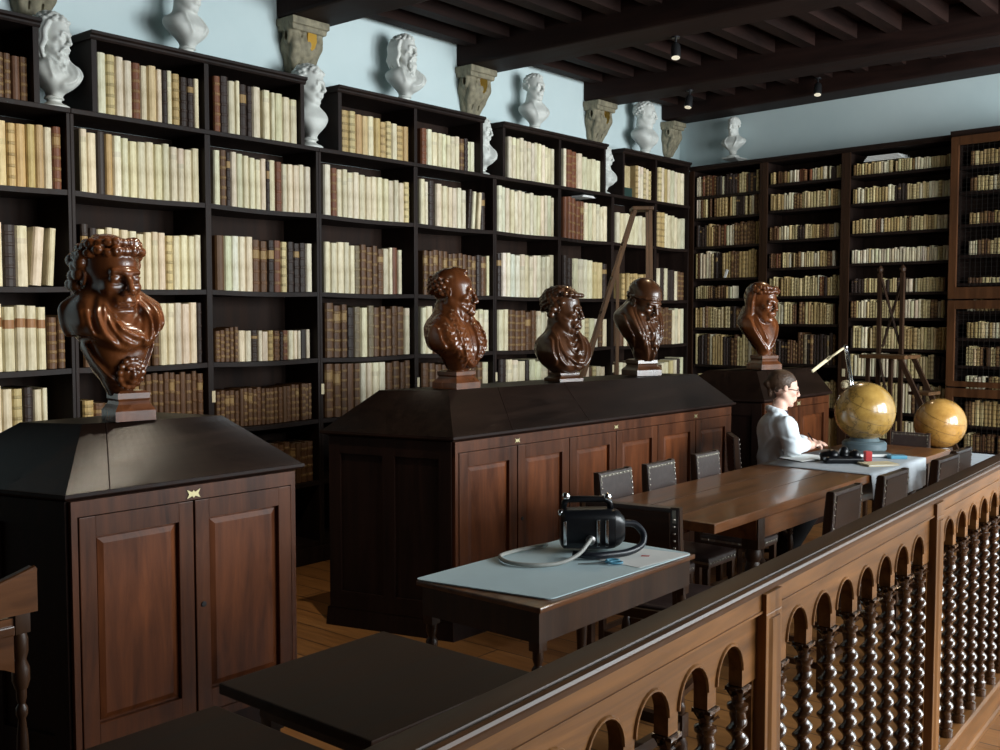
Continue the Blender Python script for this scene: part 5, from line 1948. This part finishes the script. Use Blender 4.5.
# ================================================================== PLASTER BUSTS
PG = 'white plaster busts on the bookcases'
def plaster(label, loc, yaw, scale, head_yaw, kind, w=1.0, seed=1, pitch=.05):
    t = thing('plaster_bust', label, 'bust', loc, math.radians(yaw), PG)
    s = Sculpt((-.19, -.25, .06), (.22, .25, .60), .0062)
    s.ky, s.kz, s.z0 = .72, .76, .065
    H, hl, hy = .25, (.0, 0, .415), math.radians(head_yaw)
    torso(s, [(.065, .05, .05, .0), (.10, .06 * w, .055, .01), (.135, .10 * w, .075, .02), (.18, .155 * w, .095, .015), (.23, .198 * w, .11, .0), (.275, .205 * w, .105, -.015), (.31, .18 * w, .095, -.025), (.335, .13 * w, .085, -.025), (.365, .085 * w, .075, -.02), (.40, .062, .065, -.015)], p=2.7)
    if kind in ('beard', 'drape'):
        layer(s, [(.06 * w, .40), (.14 * w, .34), (.2 * w, .29), (.2 * w, .2), (.1 * w, .12), (.0, .11), (-.03 * w, .16), (.05 * w, .22), (.07 * w, .3)], .018, .005)
        for P, a, ww in [([(.09, .34), (.12, .27), (.08, .19), (0, .15)], .012, .010), ([(.14, .32), (.17, .25), (.11, .16)], .012, .010), ([(-.09, .34), (-.12, .26), (-.1, .18)], .010, .010), ([(-.05, .33), (0, .27), (.05, .32)], .010, .008)]:
            fold(s, [(y * w, z) for y, z in P], a, ww)
    elif kind == 'short':
        for P, a, ww in [([(.08, .34), (.10, .26), (.05, .15)], .009, .010), ([(-.08, .34), (-.10, .26), (-.05, .15)], .009, .010)]:
            fold(s, [(y * w, z) for y, z in P], a, ww)
    neck(s, hl, hy, pitch, H, (-.02, 0, .25), .056)
    head(s, hl, hy, pitch, H, age=1 if kind == 'beard' else 0)
    if kind == 'beard':
        curls(s, hl, hy, pitch, H, lambda x, y, z: (z > .45 or x < .1) and z > -.6, 130, .06, seed)
        beard(s, hl, hy, pitch, H, .42, .2, seed, 24)
        s.frame(hl, hy, pitch, 0, H)
        for y in (-1, 1):
            for q in range(5):
                x = .06 - .09 * q
                s.chain([(x, .29 * y, .25), (x - .04, .345 * y, .05), (x + .0, .34 * y, -.15), (x - .05, .35 * y, -.33), (x - .02, .28 * y, -.52)], [.06, .06, .065, .06, .035], .012)
    elif kind == 'youth':
        curls(s, hl, hy, pitch, H, lambda x, y, z: (z > .42 or x < .15) and z > -.4, 150, .07, seed)
    else:
        curls(s, hl, hy, pitch, H, lambda x, y, z: (z > .5 or x < .0) and z > -.5, 150, .05, seed)
    link('figure', s.mesh('figure'), M['plaster'], t)
    b = MB().lathe([(.085, 0), (.085, .018), (.075, .026), (.055, .034), (.04, .045), (.04, .055), (.055, .063), (.048, .075)], (0, 0, 0), 24)
    b.build('socle', M['plaster'], t, angle=.5)
    t.scale = (scale * 1.14, scale * 1.14, scale * 1.14)
    return t
XB = -5.56
plaster('white plaster bust of a long-bearded man in the gap at the left edge', (XB + .03, 2.845, 2.766), 5, .84, 25, 'beard', .9, 3, .18)
plaster('white plaster bust whose crown is cut by the upper picture edge', (XB, 3.70, 3.2005), 8, .83, 15, 'short', 1.0, 5)
plaster('white plaster bust of a curly youth in the gap beside the second bookcase', (XB + .04, 4.61, 2.766), -8, .90, 30, 'youth', .78, 7, .12)
plaster('white plaster bust with long pointed beard on the third bookcase', (XB, 5.545, 3.2005), -5, .84, 10, 'beard', 1.0, 9)
plaster('white plaster bust in the gap between the third and fourth bookcases', (XB + .03, 6.37, 2.766), -5, .76, 20, 'drape', .78, 11, .12)
plaster('white plaster bust of a short-haired man on the fourth bookcase', (XB, 7.10, 3.2005), -12, .82, 5, 'short', 1.0, 13)
plaster('white plaster bust in the gap beside the corner bookcase', (XB + .03, 8.09, 2.766), 0, .74, 25, 'drape', .78, 15, .1)
plaster('white plaster bust leaning forward on the corner bookcase', (XB, 8.86, 3.2005), 0, .88, 20, 'short', 1.0, 17, .12)
# the one on the far wall stands on its own bracket
t = thing('wall_bracket', 'small white plaster bracket holding a bust on the far wall', 'bracket', tuple(far(.36, .305, 3.165)), FA)
b = MB()
b.loft([[(-q * .5, .012, z), (q * .5, .012, z), (q * .5, .012 - d, z), (-q * .5, .012 - d, z)] for q, d, z in [(.05, .04, .0), (.06, .06, .02), (.09, .10, .04), (.15, .20, .06), (.16, .21, .063), (.16, .21, .074)]])
b.build('bracket', M['plaster'], t)
plaster('white plaster bust on a bracket on the far wall', tuple(far(.36, .19, 3.2395)), -86, .655, 0, 'short', 1.15, 19)

# ================================================================== THE WOMAN WRITING AT THE TABLE
PY = math.radians(38)
root_loc = (-3.03, 6.156, 0)
hh = .222
hl, hyaw, hp = (.185, .01, 1.19), math.radians(4), .16
s = Sculpt((-.22, -.36, .02), (.62, .36, 1.34), .0056)
s.frame()
s.ell((.11, 0, .585), (.105, .155, .11), .05)
s.chain([(.125, 0, .58), (.14, 0, .75), (.155, 0, .92)], [.085, .086, .096], .06)
s.cap((.165, -.13, .955), (.165, .13, .955), .052, .052, .06)
s.chain([(.155, 0, .98), (.16, 0, 1.09)], [.052, .048], .04)
for sd in (-1, 1):
    sh = (.165, .165 * sd, .955)
    el = (.19, -.225, .845) if sd < 0 else (.27, .235, .835)
    wr = (.305, -.075, .835) if sd < 0 else (.35, .12, .832)
    s.chain([sh, el, wr], [.05, .04, .026], .03)
    hip = (.10, .085 * sd, .575)
    kn = (.40, .075 * sd, .515)
    an = (.19, .055 * sd, .10)
    s.chain([hip, kn], [.085, .062], .04)
    s.chain([kn, an], [.06, .04], .03)
    s.chain([an, (.29, .06 * sd, .055)], [.042, .03], .03)
    # hand: palm, four curled fingers and a thumb
    fw = Vector((.92, .35, 0)) if sd < 0 else Vector((.95, -.31, 0))
    fw.normalize()
    lt = Vector((-fw.y, fw.x, 0)) * (1 if sd < 0 else -1)     # towards the thumb
    w = Vector(wr) + Vector((0, 0, .0))
    s.chain([tuple(w), tuple(w + fw * .035 + Vector((0, 0, .002))), tuple(w + fw * .062)], [.024, .026, .022], .02)
    lens = [.062, .07, .068, .052]
    for k in range(4):
        off = lt * (.027 - .018 * k)
        a = w + fw * .066 + off
        L = lens[k]
        if sd < 0:      # closed round the pen
            p1 = a + fw * (.45 * L) + Vector((0, 0, .006))
            p2 = p1 + fw * (.30 * L) + Vector((0, 0, -.016)) + lt * .003
            p3 = p2 + fw * (.02 * L) + Vector((0, 0, -.014))
        else:
            p1 = a + fw * (.5 * L) + Vector((0, 0, .004))
            p2 = p1 + fw * (.34 * L) + Vector((0, 0, -.009))
            p3 = p2 + fw * (.22 * L) + Vector((0, 0, -.010))
        s.chain([tuple(a), tuple(p1), tuple(p2), tuple(p3)], [.0098, .0088, .008, .007], .006)
    th = w + fw * .018 + lt * .022
    s.chain([tuple(th), tuple(th + fw * .025 + lt * .016 + Vector((0, 0, -.003))), tuple(th + fw * .05 + lt * .014 + Vector((0, 0, -.008)))], [.013, .0105, .0085], .01)
head(s, hl, hyaw, hp, hh)
person = link('person', s.mesh('person'), M['skin'], None, root_loc, (0, 0, PY))
tag(person, 'woman in a white coat and glasses, hair tied back, writing at the long table', 'person')

# hair, tied back
s = Sculpt((-.02, -.16, 1.0), (.40, .16, 1.36), .0045)
s.frame(hl, hyaw, hp, 0, hh)
s.ell((-.09, 0, .18), (.425, .335, .355), .02)
s.box((.47, 0, -.13), (.27, .6, .42), .05, .04, 'sub', rot=(0, -.28, 0))
s.box((.12, 0, -.33), (.28, .6, .30), .05, .05, 'sub')
s.ell((-.47, 0, .08), (.14, .14, .13), .05)
s.chain([(-.38, 0, -.05), (-.36, 0, -.25)], [.1, .05], .05)
s.ripple((-.09, 0, .18), .75, lambda P: .010 * np.sin(60 * np.arctan2(P[..., 2] - .0, P[..., 1] + 1e-6)))
link('hair', s.mesh('hair'), M['hair'], person)
# white coat: torso and sleeves, open at the front
s = Sculpt((-.24, -.38, .40), (.46, .38, 1.10), .0062)
s.frame()
s.ell((.115, 0, .56), (.125, .18, .12), .05)
s.chain([(.125, 0, .58), (.14, 0, .75), (.155, 0, .92)], [.104, .103, .112], .06)
s.cap((.16, -.14, .96), (.16, .14, .96), .060, .060, .06)
s.ell((.13, 0, .92), (.105, .165, .11), .05)
for sd in (-1, 1):
    sh = (.165, .165 * sd, .96)
    el = (.188, -.23, .848) if sd < 0 else (.265, .24, .84)
    wr = (.300, -.078, .838) if sd < 0 else (.342, .125, .835)
    s.chain([sh, el, wr], [.068, .058, .042], .03)
    s.chain([(.12, .06 * sd, 1.03), (.225, .06 * sd, .97), (.24, .05 * sd, .80)], [.022, .022, .018], .015)
    s.ripple(el, .13, lambda P: .0035 * np.sin(P[..., 0] * 60 + 2 * np.sin(P[..., 2] * 70) + P[..., 2] * 60))
    s.ripple(sh, .14, lambda P: .003 * np.sin(P[..., 1] * 70 + 2 * np.sin(P[..., 0] * 60) - P[..., 2] * 50))
s.chain([(.15 + .062 * math.cos(a), .066 * math.sin(a), 1.045 - .02 * math.cos(a)) for a in [1.0 + 4.28 * k / 10 for k in range(11)]], [.019] * 11, .012)
s.ripple((.0, -.1, .72), .22, lambda P: .003 * np.sin(P[..., 2] * 70 + 2.5 * np.sin(P[..., 0] * 45)))
s.frame()
s.ell((.30, 0, .86), (.145, .055, .20), .02, 'sub')
s.ell((.235, 0, 1.07), (.085, .075, .10), .02, 'sub')
s.box((.1, 0, .43), (.5, .5, .04), 0, .002, 'sub')
link('coat', s.mesh('coat'), M['coat'], person)
# dark shirt with collar
s = Sculpt((-.1, -.2, .5), (.38, .2, 1.14), .0062)
s.frame()
s.chain([(.13, 0, .58), (.145, 0, .75), (.162, 0, .92)], [.092, .092, .104], .06)
s.ell((.15, 0, .95), (.09, .11, .07), .04)
s.ell((.225, 0, .86), (.055, .06, .13), .03)
s.chain([(.15, 0, .99), (.155, 0, 1.035)], [.062, .056], .02)
link('shirt', s.mesh('shirt'), M['darkcloth'], person)
s = Sculpt((-.24, -.30, .02), (.60, .30, .72), .008)
s.frame()
s.ell((.11, 0, .575), (.12, .17, .095), .05)
for sd in (-1, 1):
    s.chain([(.10, .09 * sd, .575), (.39, .075 * sd, .515)], [.090, .068], .04)
    s.chain([(.40, .075 * sd, .52), (.19, .055 * sd, .12)], [.068, .052], .03)
link('trousers', s.mesh('trousers'), M['blackcloth'], person)
s = Sculpt((.10, -.22, -.01), (.45, .22, .18), .006)
s.frame()
for sd in (-1, 1):
    s.chain([(.185, .055 * sd, .08), (.26, .058 * sd, .05), (.315, .062 * sd, .042)], [.055, .045, .036], .03)
s.box((.4, 0, -.03), (.4, .4, .033), 0, .002, 'sub')
me = s.mesh('shoe')
link('shoe', me, M['blackplastic'], person) if len(me.vertices) else None
# glasses
Mh = Matrix.Translation(hl) @ Euler((0, hp, hyaw), 'XYZ').to_matrix().to_4x4()
b = MB()
for y in (-1, 1):
    ring = [Mh @ (Vector((.40 - .02 * abs(math.cos(a)), .128 * y + .075 * math.cos(a), .0 + .05 * math.sin(a))) * hh) for a in [2 * PI * k / 16 for k in range(16)]]
    b.tube(ring, .0018, 6, 0, True)
    b.tube([Mh @ (Vector((.375, .20 * y, .015)) * hh), Mh @ (Vector((.15, .305 * y, .02)) * hh), Mh @ (Vector((-.03, .32 * y, .01)) * hh)], .0018, 6)
b.tube([Mh @ (Vector((.40, -.055, .01)) * hh), Mh @ (Vector((.42, 0, .02)) * hh), Mh @ (Vector((.40, .055, .01)) * hh)], .0018, 6)
b.build('glasses', M['blackplastic'], person)
# pen in the writing hand
fw = Vector((.92, .35, 0)).normalized()
lt = Vector((-fw.y, fw.x, 0))
w = Vector((.305, -.075, .835))
Mp = Matrix.Translation(root_loc) @ Matrix.Rotation(PY, 4, 'Z')
tip = Mp @ (w + fw * .115 + lt * .022 + Vector((0, 0, -.028)))
end = Mp @ (w + fw * .045 + lt * .035 + Vector((0, 0, .075)))
b = MB().tube([tip, tip + (end - tip) * .12, end], .0042, 8)
o = b.build('pen', M['blackplastic'], smooth=True)
tag(o, 'slim dark pen held in the writing woman\'s right hand', 'pen')

# ================================================================== CAMERA AND LIGHT
cam = bpy.data.cameras.new('camera')
co = bpy.data.objects.new('camera', cam)
COL.objects.link(co)
yaw, pit = math.atan(875 / 1045), math.atan(60 / 1045)
co.location = (0, 0, 1.66)
co.rotation_euler = (PI / 2 - pit, 0, yaw)
cam.sensor_width = 36
cam.lens = 36 * 1.045
cam.clip_start = .02
SC.camera = co

def area(name, loc, target, sx, sy, power, col):
    l = bpy.data.lights.new(name, 'AREA')
    l.shape = 'RECTANGLE'
    l.size = sx
    l.size_y = sy
    l.energy = power
    l.color = col
    o = bpy.data.objects.new(name, l)
    COL.objects.link(o)
    o.location = loc
    d = Vector(target) - Vector(loc)
    o.rotation_euler = d.to_track_quat('-Z', 'Y').to_euler()
    return o
DAY = (.90, .97, 1.0)
WP = [10, 130, 270, 320]
for (y0, y1), p in zip(WIN, WP):
    area('window_daylight', (XR - .02, (y0 + y1) / 2, 2.22), (XR - 2, (y0 + y1) / 2, 2.22), y1 - y0, 2.5, p, DAY)

def spot(loc, target, power, deg, col=(1, .74, .45), r=.03, blend=.6):
    l = bpy.data.lights.new('spot_beam', 'SPOT')
    l.energy = power
    l.color = col
    l.spot_size = math.radians(deg)
    l.spot_blend = blend
    l.shadow_soft_size = r
    o = bpy.data.objects.new('spot_beam', l)
    COL.objects.link(o)
    o.location = loc
    o.rotation_euler = (Vector(target) - Vector(loc)).to_track_quat('-Z', 'Y').to_euler()
    return o
spot((-3.15, 3.10, 3.50), (-4.3, 2.45, 1.6), 170, 100, (1, .87, .68), blend=.9)
spot((-3.90, 6.65, 3.50), (-3.75, 4.6, 1.5), 80, 70)
spot((-3.92, 9.12, 3.62), (-3.6, 7.4, 1.6), 60, 50)

w = bpy.data.worlds.new('world')
SC.world = w
w.use_nodes = True
w.node_tree.nodes['Background'].inputs['Color'].default_value = (.6, .75, .9, 1)
w.node_tree.nodes['Background'].inputs['Strength'].default_value = .3
vs = SC.view_settings
vs.view_transform = 'Standard'
vs.look = 'None'
vs.gamma = 1
vs.use_curve_mapping = False
vs.exposure = .02
SC.cycles.max_bounces = 6
SC.cycles.sample_clamp_indirect = 6
